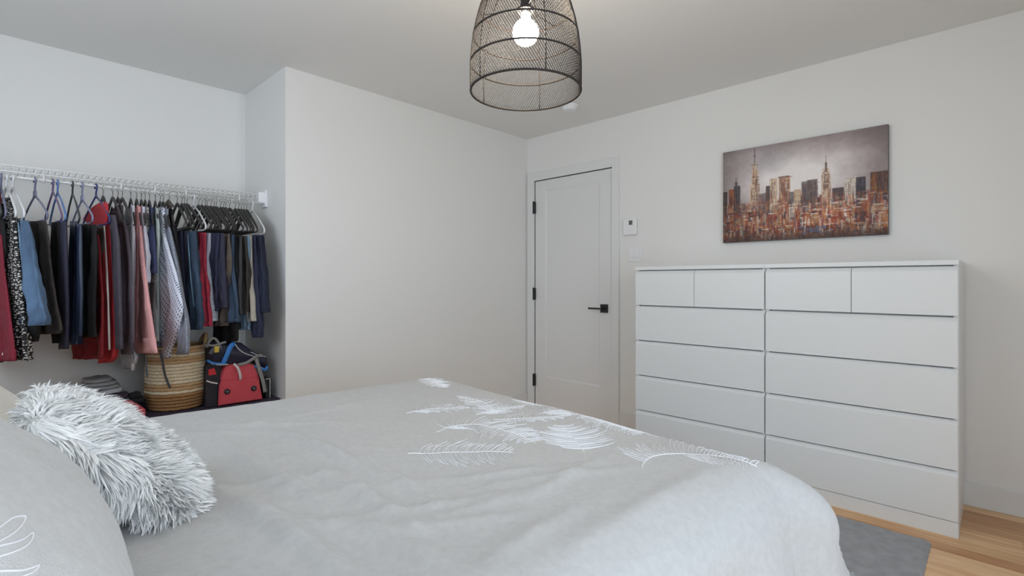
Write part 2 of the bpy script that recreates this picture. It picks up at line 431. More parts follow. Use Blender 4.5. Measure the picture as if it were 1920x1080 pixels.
tag(pic, 'unframed canvas painting of a skyline in rust and grey above the dressers', 'painting')

# thermostat, switch, smoke detector
M_plas = mat('white_plastic', (0.86, 0.86, 0.86), 0.35)
th = empty('thermostat', (XB, 2.042, 1.488)); tag(th, 'white square wall thermostat with small grey display', 'thermostat')
o = MB().box(XB-.026, XB, 1.984, 2.101, 1.490, 1.621, .010).build('case', M_plas, th); o.matrix_parent_inverse = Matrix.Translation(-th.location)
o = MB().box(XB-.0268, XB-.02, 2.014, 2.046, 1.568, 1.603, .001).build('display', mat('lcd', srgb(118, 120, 112), .3), th); o.matrix_parent_inverse = Matrix.Translation(-th.location)
g = MB()   # the digits on the display
for (a, b, c, d) in ((2.033, 2.041, 1.596, 1.598), (2.039, 2.041, 1.587, 1.598), (2.033, 2.041, 1.586, 1.588), (2.033, 2.035, 1.576, 1.588), (2.033, 2.041, 1.575, 1.577), (2.020, 2.028, 1.596, 1.598), (2.020, 2.022, 1.575, 1.598), (2.026, 2.028, 1.575, 1.598), (2.020, 2.028, 1.575, 1.577)):
    g.box(XB-.0272, XB-.0266, a, b, c, d)
g.build('digits', mat('lcd_dark', (.03, .03, .03), .4), o)
sw = empty('light_switch', (XB, 2.005, 1.288)); tag(sw, 'white double rocker light switch below the thermostat', 'light switch')
def SP(mb, n, mm=M_plas):
    o = mb.build(n, mm, sw); o.matrix_parent_inverse = Matrix.Translation(-sw.location); return o
SP(MB().box(XB-.006, XB, 1.947, 2.064, 1.288, 1.402, .003), 'wall_plate')
for yc in (1.983, 2.029): SP(MB().prism([(XB-.0062, 1.313), (XB-.0062, 1.378), (XB-.008, 1.378), (XB-.012, 1.313)], 'y', yc-.0165, yc+.0165), 'rocker')
sd = empty('smoke_detector', (3.01, 2.29, ZC)); tag(sd, 'round white smoke detector on the ceiling', 'smoke detector')
MB().lathe([(.062, 0), (.062, -.010), (.056, -.016)], 40).build('base', M_plas, sd)
MB().lathe([(.053, -.016), (.053, -.026), (.046, -.036), (.02, -.040)], 40).build('cover', M_plas, sd, smooth=False)

# pendant lamp
LX, LY = 1.371, 1.243
lamp = empty('pendant_lamp', (LX, LY, ZC))
tag(lamp, 'dark cane basket pendant lamp with round glowing bulb hanging from the ceiling', 'lamp')
prof = [(.200, 1.826), (.2005, 1.88), (.200, 1.927), (.1965, 1.975), (.190, 2.026), (.180, 2.075), (.166, 2.125), (.146, 2.175), (.118, 2.225), (.082, 2.265), (.045, 2.285)]
zz = np.array([p[1] for p in prof]); rr = np.array([p[0] for p in prof])
def R(z): return float(np.interp(z, zz, rr))
M_cane = mat('dark_cane', srgb(40, 33, 29), .6, .3, 300, .3, 60)
def L_(z): return z-ZC
for z, r in ((1.826, .0042), (1.927, .0034), (2.026, .0034), (2.125, .0032), (2.225, .003), (2.285, .003)):
    MB().tube([(R(z)*math.cos(2*PI*k/72), R(z)*math.sin(2*PI*k/72), L_(z)) for k in range(72)], r, 8, closed=True).build('ring', M_cane, lamp, smooth=True)
NS = 130
pts = []
for k in range(25):
    t = k/24; z = 1.826+(2.285-1.826)*t; a = -1.4*t
    pts.append(((R(z)+.002)*math.cos(a), (R(z)+.002)*math.sin(a), L_(z)))
st = MB().tube(pts, .0011, 5).build('cane_strand', M_cane, lamp, smooth=True)
for i in range(1, NS):
    c = st.copy(); COL.objects.link(c); c.parent = lamp; c.rotation_euler = (0, 0, 2*PI*i/NS)
rib = MB().tube([((R(z)-.004), 0, L_(z)) for z in np.linspace(1.826, 2.285, 18)], .0019, 6).build('rib', M_cane, lamp, smooth=True)
rib.rotation_euler = (0, 0, .45)
for i in range(1, 5):
    c = rib.copy(); COL.objects.link(c); c.parent = lamp; c.rotation_euler = (0, 0, .45+2*PI*i/5)
MB().tube([(0, 0, 0), (0, 0, L_(2.20))], .0035, 8).build('cord', M_black, lamp)
MB().lathe([(.055, 0), (.055, -.016), (.048, -.022), (.006, -.024)], 32).build('ceiling_cap', M_black, lamp)
sk = MB().lathe([(.006, L_(2.205)), (.016, L_(2.195)), (.019, L_(2.185)), (.019, L_(2.115)), (.017, L_(2.112))], 20)
for k in range(3):
    a = 2*PI*k/3
    sk.tube([(.017*math.cos(a), .017*math.sin(a), L_(2.13)), (R(2.125)*math.cos(a), R(2.125)*math.sin(a), L_(2.125))], .0017, 6)
sk.lathe([(.03, L_(2.128)), (.034, L_(2.125)), (.034, L_(2.119)), (.03, L_(2.116))], 24)
sk.build('socket', M_black, lamp)
bz = 2.042; br = .0475; bp_ = []
for k in range(15):
    a = -PI/2+k/14*(PI*.86); bp_.append((max(.001, br*math.cos(a)), L_(bz)+br*math.sin(a)))
bp_ += [(.018, L_(2.093)), (.0165, L_(2.102)), (.0165, L_(2.118))]
MB().lathe(bp_, 28).build('bulb', mat('lit_bulb', (1, 1, 1), .3, emit=(1.0, .86, .68), estr=BULB), lamp, smooth=True)

# rug
def rug():
    x0, x1, y0, y1 = 1.74, 2.848, .205, 2.60; nx, ny = 150, 300; r = .03
    xs = np.linspace(x0, x1, nx); ys = np.linspace(y0, y1, ny); V = []; 
    for j in range(ny):
        for i in range(nx):
            x, y = xs[i], ys[j]
            dx = max(x0+r-x, 0, x-(x1-r)); dy = max(y0+r-y, 0, y-(y1-r)); d = math.hypot(dx, dy)
            if dx > 0 and dy > 0 and d > r:   # rounded corners
                cx = x0+r if x < x0+r else x1-r; cy = y0+r if y < y0+r else y1-r
                x = cx+(x-cx)*r/d; y = cy+(y-cy)*r/d
            e = min(1, (r-min(r, d))/.012)
            z = .003+.007*e+rnd.uniform(0, .0022)*e+.0012*noise.noise((x*9, y*9, 0))
            V.append((x+rnd.uniform(-.002, .002), y+rnd.uniform(-.002, .002), z))
    fc = [(j*nx+i, j*nx+i+1, (j+1)*nx+i+1, (j+1)*nx+i) for j in range(ny-1) for i in range(nx-1)]
    b = len(V)
    bd = [i for i in range(nx)]+[j*nx+nx-1 for j in range(1, ny)]+[(ny-1)*nx+i for i in range(nx-2, -1, -1)]+[j*nx for j in range(ny-2, 0, -1)]
    for k in bd: V.append((V[k][0], V[k][1], 0.0004))
    for k in range(len(bd)): fc.append((bd[k], b+k, b+(k+1) % len(bd), bd[(k+1) % len(bd)]))
    o = mesh_obj('rug', V, fc, mat('rug_pile', srgb(158, 159, 162), .95, .9, 420, .16, 25, sheen=.3), None, True)
    tag(o, 'grey short pile rug on the maple floor beside the bed', 'rug')
rug()

# ------------------------------------------------------------------ bed
BA = math.radians(-5.3)
eu = Vector((math.cos(BA), math.sin(BA), 0)); ev = Vector((-math.sin(BA), math.cos(BA), 0))
def BW(u, v, z=0.0): return eu*u+ev*v+Vector((0, 0, z))
UF, VN, VF, UH, ZT = 1.30, 0.63, 2.07, -0.62, 0.672       # flat part of the top: foot, near, far, head end, height
bed = empty('bed', BW((UF+UH)/2, (VN+VF)/2, 0), BA)
tag(bed, 'double bed with a pale grey duvet, foot towards the white dressers', 'bed')
hu = (UF-UH)/2+.06; hv = (VF-VN)/2+.06
M_frame = mat('bed_frame', srgb(92, 84, 78), .6, .1, 60, .2, 10)
MB().box(-hu, hu, -hv, hv, .14, .34, .01).build('base', M_frame, bed)
MB().box(-hu+.005, hu-.005, -hv+.005, hv-.005, .34, .612, .05).build('mattress', mat('mattress_ticking', (.75, .75, .74), .8, .2, 80), bed)
for a in (-1, 1):
    for b in (-1, 1):
        MB().lathe([(.025, 0), (.032, .14)], 16, (a*(hu-.08), b*(hv-.08), 0)).build('leg', M_frame, bed)
MB().box(-hu-.05, -hu, -hv-.02, hv+.02, 0, .70, .02).build('headboard', M_frame, bed)
RR, FLARE = .150, .20
folds = [((470, 796), (690, 752), .0022, .012), ((500, 800), (620, 850), .006, .020), ((590, 842), (700, 890), .006, .022), ((640, 900), (760, 975), .007, .025), ((560, 870), (660, 930), .005, .022),
         ((490, 965), (650, 1075), .009, .03), ((520, 895), (600, 940), .005, .025), ((700, 870), (800, 930), .005, .024), ((1000, 930), (1110, 870), .004, .02),
         ((850, 960), (1000, 920), .0035, .03), ((420, 830), (520, 905), .006, .03), ((940, 1040), (1060, 960), .004, .03), ((1120, 1000), (1300, 900), .004, .04), ((420, 930), (520, 1010), .006, .03), ((720, 1000), (860, 1075), .006, .035)]
fold_w = []
for a, b, A, wd in folds:
    p, q = on_z(*a, ZT), on_z(*b, ZT); fold_w.append((p.xy, q.xy, A, wd))
for k in range(16):      # finer creases running the same way over the head half
    r_ = random.Random(k+40); a_ = Vector((r_.uniform(.1, .85), r_.uniform(.75, 1.9))); b_ = a_+Vector((r_.uniform(.12, .3), -r_.uniform(.06, .22)))
    fold_w.append((a_, b_, r_.uniform(.0015, .004), r_.uniform(.012, .026)))
def duvet_pt(su, sv):
    """cloth coordinates (metres along length and width) to a place"""
    u0 = min(su, UF); ou = max(0, su-UF)
    v0 = min(max(sv, VN), VF); ov = sv-v0
    s = math.hypot(ou, ov)
    P = BW(u0, v0, ZT)
    if s > 0:
        n = (eu*ou+ev*ov)/s
        co = (2*ou*abs(ov)/(s*s))**2 if ou > 0 and ov != 0 else 0
        RO = RR+.12*co; RD = RR+.05*co; q = (RO+RD)/2*PI/2; an = s/q*PI/2
        if s < q: out, dr = RO*math.sin(an), RD*(1-math.cos(an))
        else: out, dr = RO+(FLARE+.18*co)*(s-q), RD+(s-q)*.95
        wav = 0
        if s > q*.7:
            al = (su if abs(ov) > ou else sv)
            wav = min(1, (s-q*.7)/.25)*(.022*math.sin(al*11+1.0)+.012*math.sin(al*23))
        P = P+n*(out+wav); P.z = ZT-dr
    w = P.xy
    fade = max(0, 1-s/.2)
    d = 0
    for p, q_, A, wd in fold_w:
        e = q_-p; t = (w-p).dot(e)/e.length_squared; tt = min(1.15, max(-.15, t))
        dist = (w-(p+e*tt)).length
        wd = wd*.75
        if dist < wd*3: d += 2.6*A*math.exp(-(dist/wd)**2)*(1-.5*abs(2*t-1) if 0 < t < 1 else .5)
    d += .010*noise.noise((P.x*2.2, P.y*2.2, 3))+.004*noise.noise((P.x*7+P.y*3, P.y*6, 1))+.0016*noise.noise((P.x*26, P.y*26, 5))
    P.z += d*(fade*.85+.15)
    if s > .12: P += (eu*ou+ev*ov)/s*.012*noise.noise((P.x*6, P.y*6, P.z*3))
    if su < UH+.3: P.z -= 0
    return P
NU, NV = 190, 210
SU = np.linspace(UH+.12, UF+.50, NU); SV = np.linspace(VN-.50, VF+.50, NV)
V = []
for j in range(NV):
    for i in range(NU):
        su, sv = float(SU[i]), float(SV[j])
        ou = max(0, su-UF); ov = sv-min(max(sv, VN), VF); s = math.hypot(ou, ov)
        lim = .47
        if s > lim:     # rounded corner of the cloth
            su = min(su, UF)+ou*lim/s; sv = min(max(sv, VN), VF)+ov*lim/s
        V.append(duvet_pt(su, sv))
fc = [(j*NU+i, j*NU+i+1, (j+1)*NU+i+1, (j+1)*NU+i) for j in range(NV-1) for i in range(NU-1)]
M_duvet = mat('duvet_cotton', srgb(186, 186, 185), .9, .35, 380, .05, 60, sheen=.15, coord='Object')
duvet = mesh_obj('duvet', V, fc, M_duvet, None, True)
so = duvet.modifiers.new('thickness', 'SOLIDIFY'); so.thickness = .012; so.offset = -1
tag(duvet, 'pale grey duvet with embroidered white feathers spread over the bed', 'duvet')
dv_bvh = BVHTree.FromPolygons([tuple(v) for v in V], fc)
def drop(x, y):
    h = dv_bvh.ray_cast(Vector((x, y, 2)), Vector((0, 0, -1)))
    return h[0].z if h[0] else None
M_thread = mat('white_thread', srgb(236, 237, 240), .6)
def feather(ctrl, wl, wr, nb, dense_l, dense_r, seed, tr=.12):
    """quill through pixel points on the duvet; barbs of the given lengths on its two sides"""
    r = random.Random(seed)
    C = [on_z(a, b, ZT) for a, b in ctrl]
    Q = smooth_path(C, 200); mb = MB()
    al = [0.0]
    for i in range(200): al.append(al[-1]+(Q[i+1]-Q[i]).length)
    Q = [Q[min(range(201), key=lambda j: abs(al[j]-al[-1]*i/40))] for i in range(41)]      # even steps along the quill
    def lay(pts, wd):
        out = []
        for p in pts:
            z = drop(p.x, p.y)
            if z is None: return
            out.append(Vector((p.x, p.y, z)))
        V = []; fcs = []
        for i, p in enumerate(out):
            t = (out[min(i+1, len(out)-1)]-out[max(i-1, 0)])
            if t.length < 1e-7: return
            t.normalize(); sd_ = Vector((0, 0, 1)).cross(t)
            if sd_.length < 1e-6: return
            sd_.normalize(); w_ = wd*(1 if i < len(out)-1 else .4)
            V += [p+sd_*w_+Vector((0, 0, .0003)), p+Vector((0, 0, .0022)), p-sd_*w_+Vector((0, 0, .0003))]
        for i in range(len(out)-1):
            a = 3*i; fcs += [(a, a+1, a+4, a+3), (a+1, a+2, a+5, a+4)]
        mb.add(V, fcs)
    lay(Q, .0014)
    for side, W, den in ((1, wl, dense_l), (-1, wr, dense_r)):
        n = int(nb*(1.5 if den else 1.0))
        for i in range(n):
            t0_ = .12 if side > 0 else tr; t = t0_+(.98-t0_)*(i+r.random()*.6)/n
            k = min(39, int(t*40)); p = Q[k]; d = (Q[min(k+1, 40)]-Q[max(k-1, 0)]).normalized()
            s_ = Vector((0, 0, 1)).cross(d)*side
            env = math.sin(min(1, max(0, (t-.04)/.96))**.7*PI)**.55
            L = W*env*r.uniform(.5, 1.1)
            if L < .008: continue
            br_ = [p+s_*L*q*(1-.12*q)+d*(L*.10*q+L*.28*q*q) for q in (0, .2, .4, .6, .8, 1)]
            lay(br_, .0008)
            if not den and L > .03:   # outlined barb: thread returns beside it
                b2 = [p+d*.012+s_*L*q*(1-.12*q)+d*(L*.10*q+L*.28*q*q-.011*q*q*q) for q in (0, .2, .4, .6, .8, 1)]
                lay(b2, .0008)
    o = mb.build('embroidered_feather', M_thread, duvet, fix=False)
feather([(765, 852), (830, 849), (900, 848), (962, 850)], .13, .13, 18, True, False, 1)
feather([(818, 810), (850, 798), (900, 797), (960, 812), (1005, 832)], .10, .12, 20, True, False, 2)
feather([(762, 773), (810, 766), (882, 764)], .07, .07, 18, True, True, 3)
feather([(893, 778), (925, 770), (900, 752), (855, 742)], .08, .08, 11, True, True, 4)
feather([(893, 779), (930, 768), (985, 762)], .10, .08, 11, True, True, 14)
feather([(960, 748), (1005, 758), (1055, 766)], .09, .09, 18, True, True, 5)
feather([(925, 788), (985, 786), (1072, 779)], .09, .07, 20, False, False, 6)
feather([(1098, 852), (1078, 825), (1055, 798)], .14, .14, 15, True, True, 7)
feather([(1080, 775), (1130, 790), (1205, 812)], .09, .09, 20, True, False, 8)
feather([(1203, 878), (1212, 864), (1250, 852), (1320, 852), (1420, 868)], .15, .10, 24, False, False, 9, .5)
feather([(785, 710), (808, 716), (835, 727)], .07, .08, 16, True, True, 10)
feather([(1165, 803), (1230, 808), (1300, 820)], .07, .07, 18, False, False, 11)
feather([(1010, 777), (1060, 770), (1100, 776)], .08, .08, 18, True, True, 12)

# ------------------------------------------------------------------ pillows
def pillow_mesh(W, H, Tk, n=40, seed=0, pinch=.05, wr=.006, pw=.5):
    V = []; fc = []
    def P(a, b, sgn):
        t = max(0, (1-abs(a)**2.6)*(1-abs(b)**2.6))**pw
        x = a*W/2*(1-pinch*(1-b*b)); y = b*H/2*(1-pinch*(1-a*a))
        z = sgn*Tk/2*t+wr*noise.noise((a*3+seed, b*3, sgn))*t*2+wr*.5*noise.noise((a*8+seed, b*8, sgn))*t
        return (x, y, z)
    for sg in (1, -1):
        b0 = len(V)
        for j in range(n+1):
            for i in range(n+1):
                a = math.sin((i/n*2-1)*PI/2); b = math.sin((j/n*2-1)*PI/2); V.append(P(a, b, sg))
        for j in range(n):
            for i in range(n):
                q = [b0+j*(n+1)+i, b0+j*(n+1)+i+1, b0+(j+1)*(n+1)+i+1, b0+(j+1)*(n+1)+i]
                fc.append(q if sg > 0 else q[::-1])
    return V, fc
def place(W_dir, up, c):
    """matrix whose x axis runs along W_dir and whose y axis runs along up"""
    x = Vector(W_dir).normalized(); y = Vector(up); y = (y-x*x.dot(y)).normalized(); z = x.cross(y)
    m = Matrix((x, y, z)).transposed().to_4x4(); m.translation = c
    return m
def weld(o):
    bm = bmesh.new(); bm.from_mesh(o.data); bmesh.ops.remove_doubles(bm, verts=bm.verts[:], dist=1e-5); bm.to_mesh(o.data); bm.free()
M_sham = mat('sham_cotton', srgb(200, 200, 199), .9, .4, 420, .05, 70, sheen=.15)
M_cream = mat('cream_cotton', srgb(228, 224, 216), .9, .4, 420, .04, 70)
def sham(c, W_dir, up, W, H, Tk, m, label, seed):
    V, fc = pillow_mesh(W, H, Tk, 44, seed)
    o = mesh_obj('pillow', V, fc, m, None, True); weld(o)
    o.matrix_world = place(W_dir, up, c)
    tag(o, label, 'pillow', 'bed pillows')
    return o
near_p = sham(Vector((-.074, .909, .873)), (.066, 1, -.011), (-math.cos(.792), 0, math.sin(.792)), .74, .60, .22, M_sham, 'grey sham pillow with embroidered leaf outlines, leaning in front of the fluffy cushion', 1)
far_p = sham(Vector((-.06, 1.90, .80)), (.03, 1, 0), (-.66, 0, .70), .70, .50, .20, M_cream, 'cream pillow leaning behind the fluffy cushion', 2)
# embroidery on the near pillow, laid on its surface where the photo shows it
bpy.context.view_layer.update()
Vn = [near_p.matrix_world @ v.co for v in near_p.data.vertices]
np_bvh = BVHTree.FromPolygons(Vn, [list(p.vertices) for p in near_p.data.polygons])
mb = MB()
for ln in ([(-30, 1005), (0, 988), (22, 972), (40, 968), (47, 971), (40, 985), (20, 1003), (-30, 1030)], [(-30, 1040), (0, 1024), (25, 1018), (45, 1010), (60, 999), (60, 1010), (48, 1024), (20, 1037), (-30, 1052)], [(-30, 1075), (5, 1071), (40, 1070), (60, 1065), (72, 1060), (66, 1070), (48, 1079), (0, 1096)]):
    pts = []
    for p in smooth_path([(a, b, 0) for a, b in ln], 40):
        h = np_bvh.ray_cast(Vector((0, 0, CH)), Vector(ray(p.x, p.y)).normalized())
        if h[0]: pts.append(near_p.matrix_world.inverted() @ (h[0]+h[1]*.0004))
    if len(pts) > 3: mb.tube(pts, .0009, 5)
mb.build('embroidered_leaf', M_thread, near_p)
# fluffy cushion
cu = empty('fur_cushion', (0, 0, 0)); tag(cu, 'fluffy white faux fur cushion lying against the pillows', 'cushion')
V, fc = pillow_mesh(.37, .36, .11, 36, 5, .03, .01)
Mx = place((.08, 1, 0), (-.70, .056, .71), Vector((.194, 1.318, .770)))
M_fur = mat('white_fur', srgb(240, 240, 238), .9, .0, 1, .12, 14, sheen=.3)
cu.matrix_world = Mx
core = mesh_obj('cushion_body', V, fc, mat('fur_base', srgb(214, 214, 214), .95), cu, True); weld(core)
def fur(n):
    r = random.Random(3); Vs = []; fs = []
    polys = core.data.polygons; vv = [v.co.copy() for v in core.data.vertices]
    ar = []; tot = 0
    for p in polys: tot += p.area; ar.append(tot)
    import bisect
    clump = [(Vector((r.uniform(-.22, .22), r.uniform(-.21, .21), r.uniform(-.08, .08))), Vector((r.gauss(0, 1), r.gauss(0, 1), r.gauss(0, .6)))) for _ in range(170)]
    cp = np.array([c[0] for c in clump])
    # world down and towards the foot of the bed, in cushion axes
    inv = Mx.to_3x3().inverted(); dn = inv @ Vector((.25, -.1, -1)).normalized()
    for _ in range(n):
        p = polys[bisect.bisect_left(ar, r.random()*tot)]
        ix = list(p.vertices); w_ = [r.random() for _ in ix]; s_ = sum(w_)
        co = sum((vv[i]*(q/s_) for i, q in zip(ix, w_)), Vector()); nn = p.normal
        k = int(np.argmin(((cp-np.array(co))**2).sum(1))); cd = clump[k][1]
        d = (nn*.85+dn*.35+cd*.42+Vector((r.gauss(0, .16), r.gauss(0, .16), r.gauss(0, .16)))).normalized()
        L = r.uniform(.024, .046); tip_pull = (clump[k][0]-co)*.25
        sd_ = d.cross(Vector((r.gauss(0, 1), r.gauss(0, 1), r.gauss(0, 1)))).normalized()
        b = len(Vs); wd = r.uniform(.0013, .0023)
        for q, w2 in ((-.08, 1), (.35, 1.1), (.72, .8)):
            c = co+d*L*q+dn*L*.35*q*q+tip_pull*q*q
            Vs += [c+sd_*wd*w2, c-sd_*wd*w2]
        Vs.append(co+d*L+dn*L*.35+tip_pull)
        fs += [(b, b+1, b+3, b+2), (b+2, b+3, b+5, b+4), (b+4, b+5, b+6)]
    o = mesh_obj('fur', Vs, fs, M_fur, cu, True); tag(o, kind='stuff')
fur(42000)

# ================================================================== CLOSET
ROD_Y, ROD_Z = 3.42, 1.636
M_wire = mat('white_coated_wire', (.86, .86, .85), .4)
# ventilated wire shelf with its hanging rod
shelf = empty('wire_shelf', (.25, ROD_Y, 1.70)); tag(shelf, 'white wire closet shelf with hanging rod along the closet wall', 'shelf')
SX0, SX1, ZS, ZL = X0+.02, 1.235, 1.692, 1.662
def SH(mb, n, m=M_wire, **k):
    o = mb.build(n, m, shelf, **k); o.matrix_parent_inverse = Matrix.Translation(-shelf.location); return o
SH(MB().tube([(SX0, ROD_Y, ZS), (SX1, ROD_Y, ZS)], .0030, 8), 'front_rail', smooth=True)
SH(MB().tube([(SX0, ROD_Y-.004, ZL), (SX1, ROD_Y-.004, ZL)], .0036, 8), 'lip_rail', smooth=True)
for y in (3.54, 3.66, 3.775): SH(MB().tube([(SX0, y, ZS-.004), (SX1, y, ZS-.004)], .0028, 6), 'cross_rail', smooth=True)
dw = None
nx = int((SX1-SX0-.01)/.0265)
for i in range(nx+1):
    x = SX0+.006+i*.0265
    if dw is None:
        dw = MB().tube([(0, 3.79, ZS), (0, ROD_Y+.004, ZS), (0, ROD_Y-.002, ZS-.003), (0, ROD_Y-.005, ZL)], .0016, 6).build('deck_wire', M_wire, shelf, smooth=True); c = dw
    else:
        c = dw.copy(); COL.objects.link(c); c.parent = shelf
    c.matrix_parent_inverse = Matrix.Translation(-shelf.location); c.location.x = x
SH(MB().tube([(SX0, ROD_Y, ROD_Z), (1.262, ROD_Y, ROD_Z)], .0058, 12), 'hanging_rod', smooth=True)
for u in (-120, 82, 227, 290, 348, 448):
    p = on_y(u, 340, ROD_Y); x = p.x
    SH(MB().tube([(x, ROD_Y-.008, ZL+.006), (x, ROD_Y-.010, ROD_Z), (x, ROD_Y-.006, ROD_Z-.010), (x, ROD_Y+.003, ROD_Z-.011), (x, ROD_Y+.009, ROD_Z-.002)], .0034, 8), 'rod_support', smooth=True)
br_ = MB().box(1.218, 1.270, ROD_Y-.022, ROD_Y+.05, ROD_Z+.002, ZS+.014, .003).box(1.255, 1.2715, ROD_Y-.03, ROD_Y+.06, ROD_Z-.022, ZS+.03, .003)
SH(br_, 'end_bracket', M_plas)

# ---- hanger and garment helpers: every garment hangs in the vertical plane of its own hanger
def plane(hu_, tu_, half=.205):
    d = ray(hu_, 0); H = Vector((ROD_Y*d[0]/d[1], ROD_Y))
    a = Vector((ray(tu_, 0)[0], ray(tu_, 0)[1])); aa = a.dot(a); b = a.dot(H)
    disc = b*b-aa*(H.dot(H)-half*half)
    if disc < 0: t = b/aa
    else: t = (b-math.sqrt(disc))/aa
    D = (a*t-H).normalized()
    return H, D
def to_plane(H, D, u, v):
    """pixel to (distance along the hanger, height) in the hanger's plane"""
    d = ray(u, v); n = Vector((-D.y, D.x)); t = n.dot(H)/(n.x*d[0]+n.y*d[1])
    p = Vector((d[0]*t, d[1]*t)); return (p-H).dot(D), CH+t*d[2]
def P3(H, D, u, z, w=0.0):
    """w is out of the plane, positive towards the camera side"""
    n = Vector((D.y, -D.x))
    if n.dot(H) > 0: n = -n
    q = H+D*u+n*w
    return Vector((q.x, q.y, z))
def garment_loft(name, H, D, rows, m, parent, thick=.03, nf=2.5, amp=.008, seed=0, off=0.0, NR=26, NC=22, top_round=True):
    """rows: (row px, left px, right px) of the outline; gives a closed cloth body with folds"""
    r = random.Random(seed); thick = thick*.68
    rows = [(a, b+min(1.5, (c-b)*.1), c-min(1.5, (c-b)*.1)) for a, b, c in rows]       # the cloth's thickness makes up the difference
    L = [to_plane(H, D, a[1], a[0]) for a in rows]; Rr = [to_plane(H, D, a[2], a[0]) for a in rows]
    vv = np.array([a[0] for a in rows], float); ts = np.linspace(vv[0], vv[-1], NR+1)
    Lu, Lz, Ru, Rz = (np.interp(ts, vv, [q[k] for q in S]) for S, k in ((L, 0), (L, 1), (Rr, 0), (Rr, 1)))
    p1, p2, p3 = r.uniform(0, 6), r.uniform(0, 6), r.uniform(0, 6)
    V = []; UV = []; N2 = 2*NC
    for k in range(NR+1):
        t = k/NR
        if top_round: b = thick/2*min(1, .6+.4*math.sqrt(min(1, t*5)))
        else: b = thick/2
        for side in (0, 1):
            for i in range(NC):
                s_ = i/NC if side == 0 else 1-i/NC
                u = Lu[k]+(Ru[k]-Lu[k])*s_; z = Lz[k]+(Rz[k]-Lz[k])*s_
                th_ = b*max(0, 1-abs(2*s_-1)**4)**.5
                g = 1.3*amp*(.3+.7*min(1, t*1.6))
                fo = g*math.sin(2*PI*(nf*s_+.12*math.sin(3*t+p3))+p1)+g*.5*math.sin(2*PI*(nf*2.1*s_)+p2+2*t)
                fo += g*.8*noise.noise((s_*5+seed, t*7, .3+side*3))+g*.38*noise.noise((s_*4+seed+2*t, t*13, 1.3))+g*.12*noise.noise((s_*9+seed, t*30, 2.3))
                fo *= (1-abs(2*s_-1)**6)
                w = (th_ if side == 0 else -th_)+fo+off
                V.append(P3(H, D, u, z, w)); UV.append((u, z))
    fcs = []
    for k in range(NR):
        for i in range(N2): fcs.append((k*N2+i, k*N2+(i+1) % N2, (k+1)*N2+(i+1) % N2, (k+1)*N2+i))
    fcs.append(tuple(range(N2-1, -1, -1))); fcs.append(tuple(NR*N2+i for i in range(N2)))
    o = mesh_obj(name, V, fcs, m, None, True, UV)
    bm = bmesh.new(); bm.from_mesh(o.data); bmesh.ops.recalc_face_normals(bm, faces=bm.faces[:]); bm.to_mesh(o.data); bm.free()
    if parent:
        o.parent = parent; o.matrix_parent_inverse = Matrix.Translation(-parent.location)
    return o
M_velvet = mat('charcoal_velvet', srgb(58, 53, 50), .95, .2, 300, .15, 80, sheen=.15)
M_chrome = mat('hook_steel', (.55, .54, .52), .25, metal=1.0)
HW = {}
def plastic(nm, rgb):
    return mat('plastic_'+nm, srgb(*rgb), .35)
def hook_pts(R_, n, top):
    """hook over the rod in hanger axes (u, z): opens to the far side, stem down at u=0"""
    pts = [(-.020, -.006)]
    for k in range(n+1):
        a = PI*1.0-(k/n)*PI*1.28
        pts.append((-.0+R_*math.cos(a), R_*math.sin(a)*1.0))
    pts += [(.004, -R_*1.5), (0, -R_*1.9), (0, top)]
    return pts
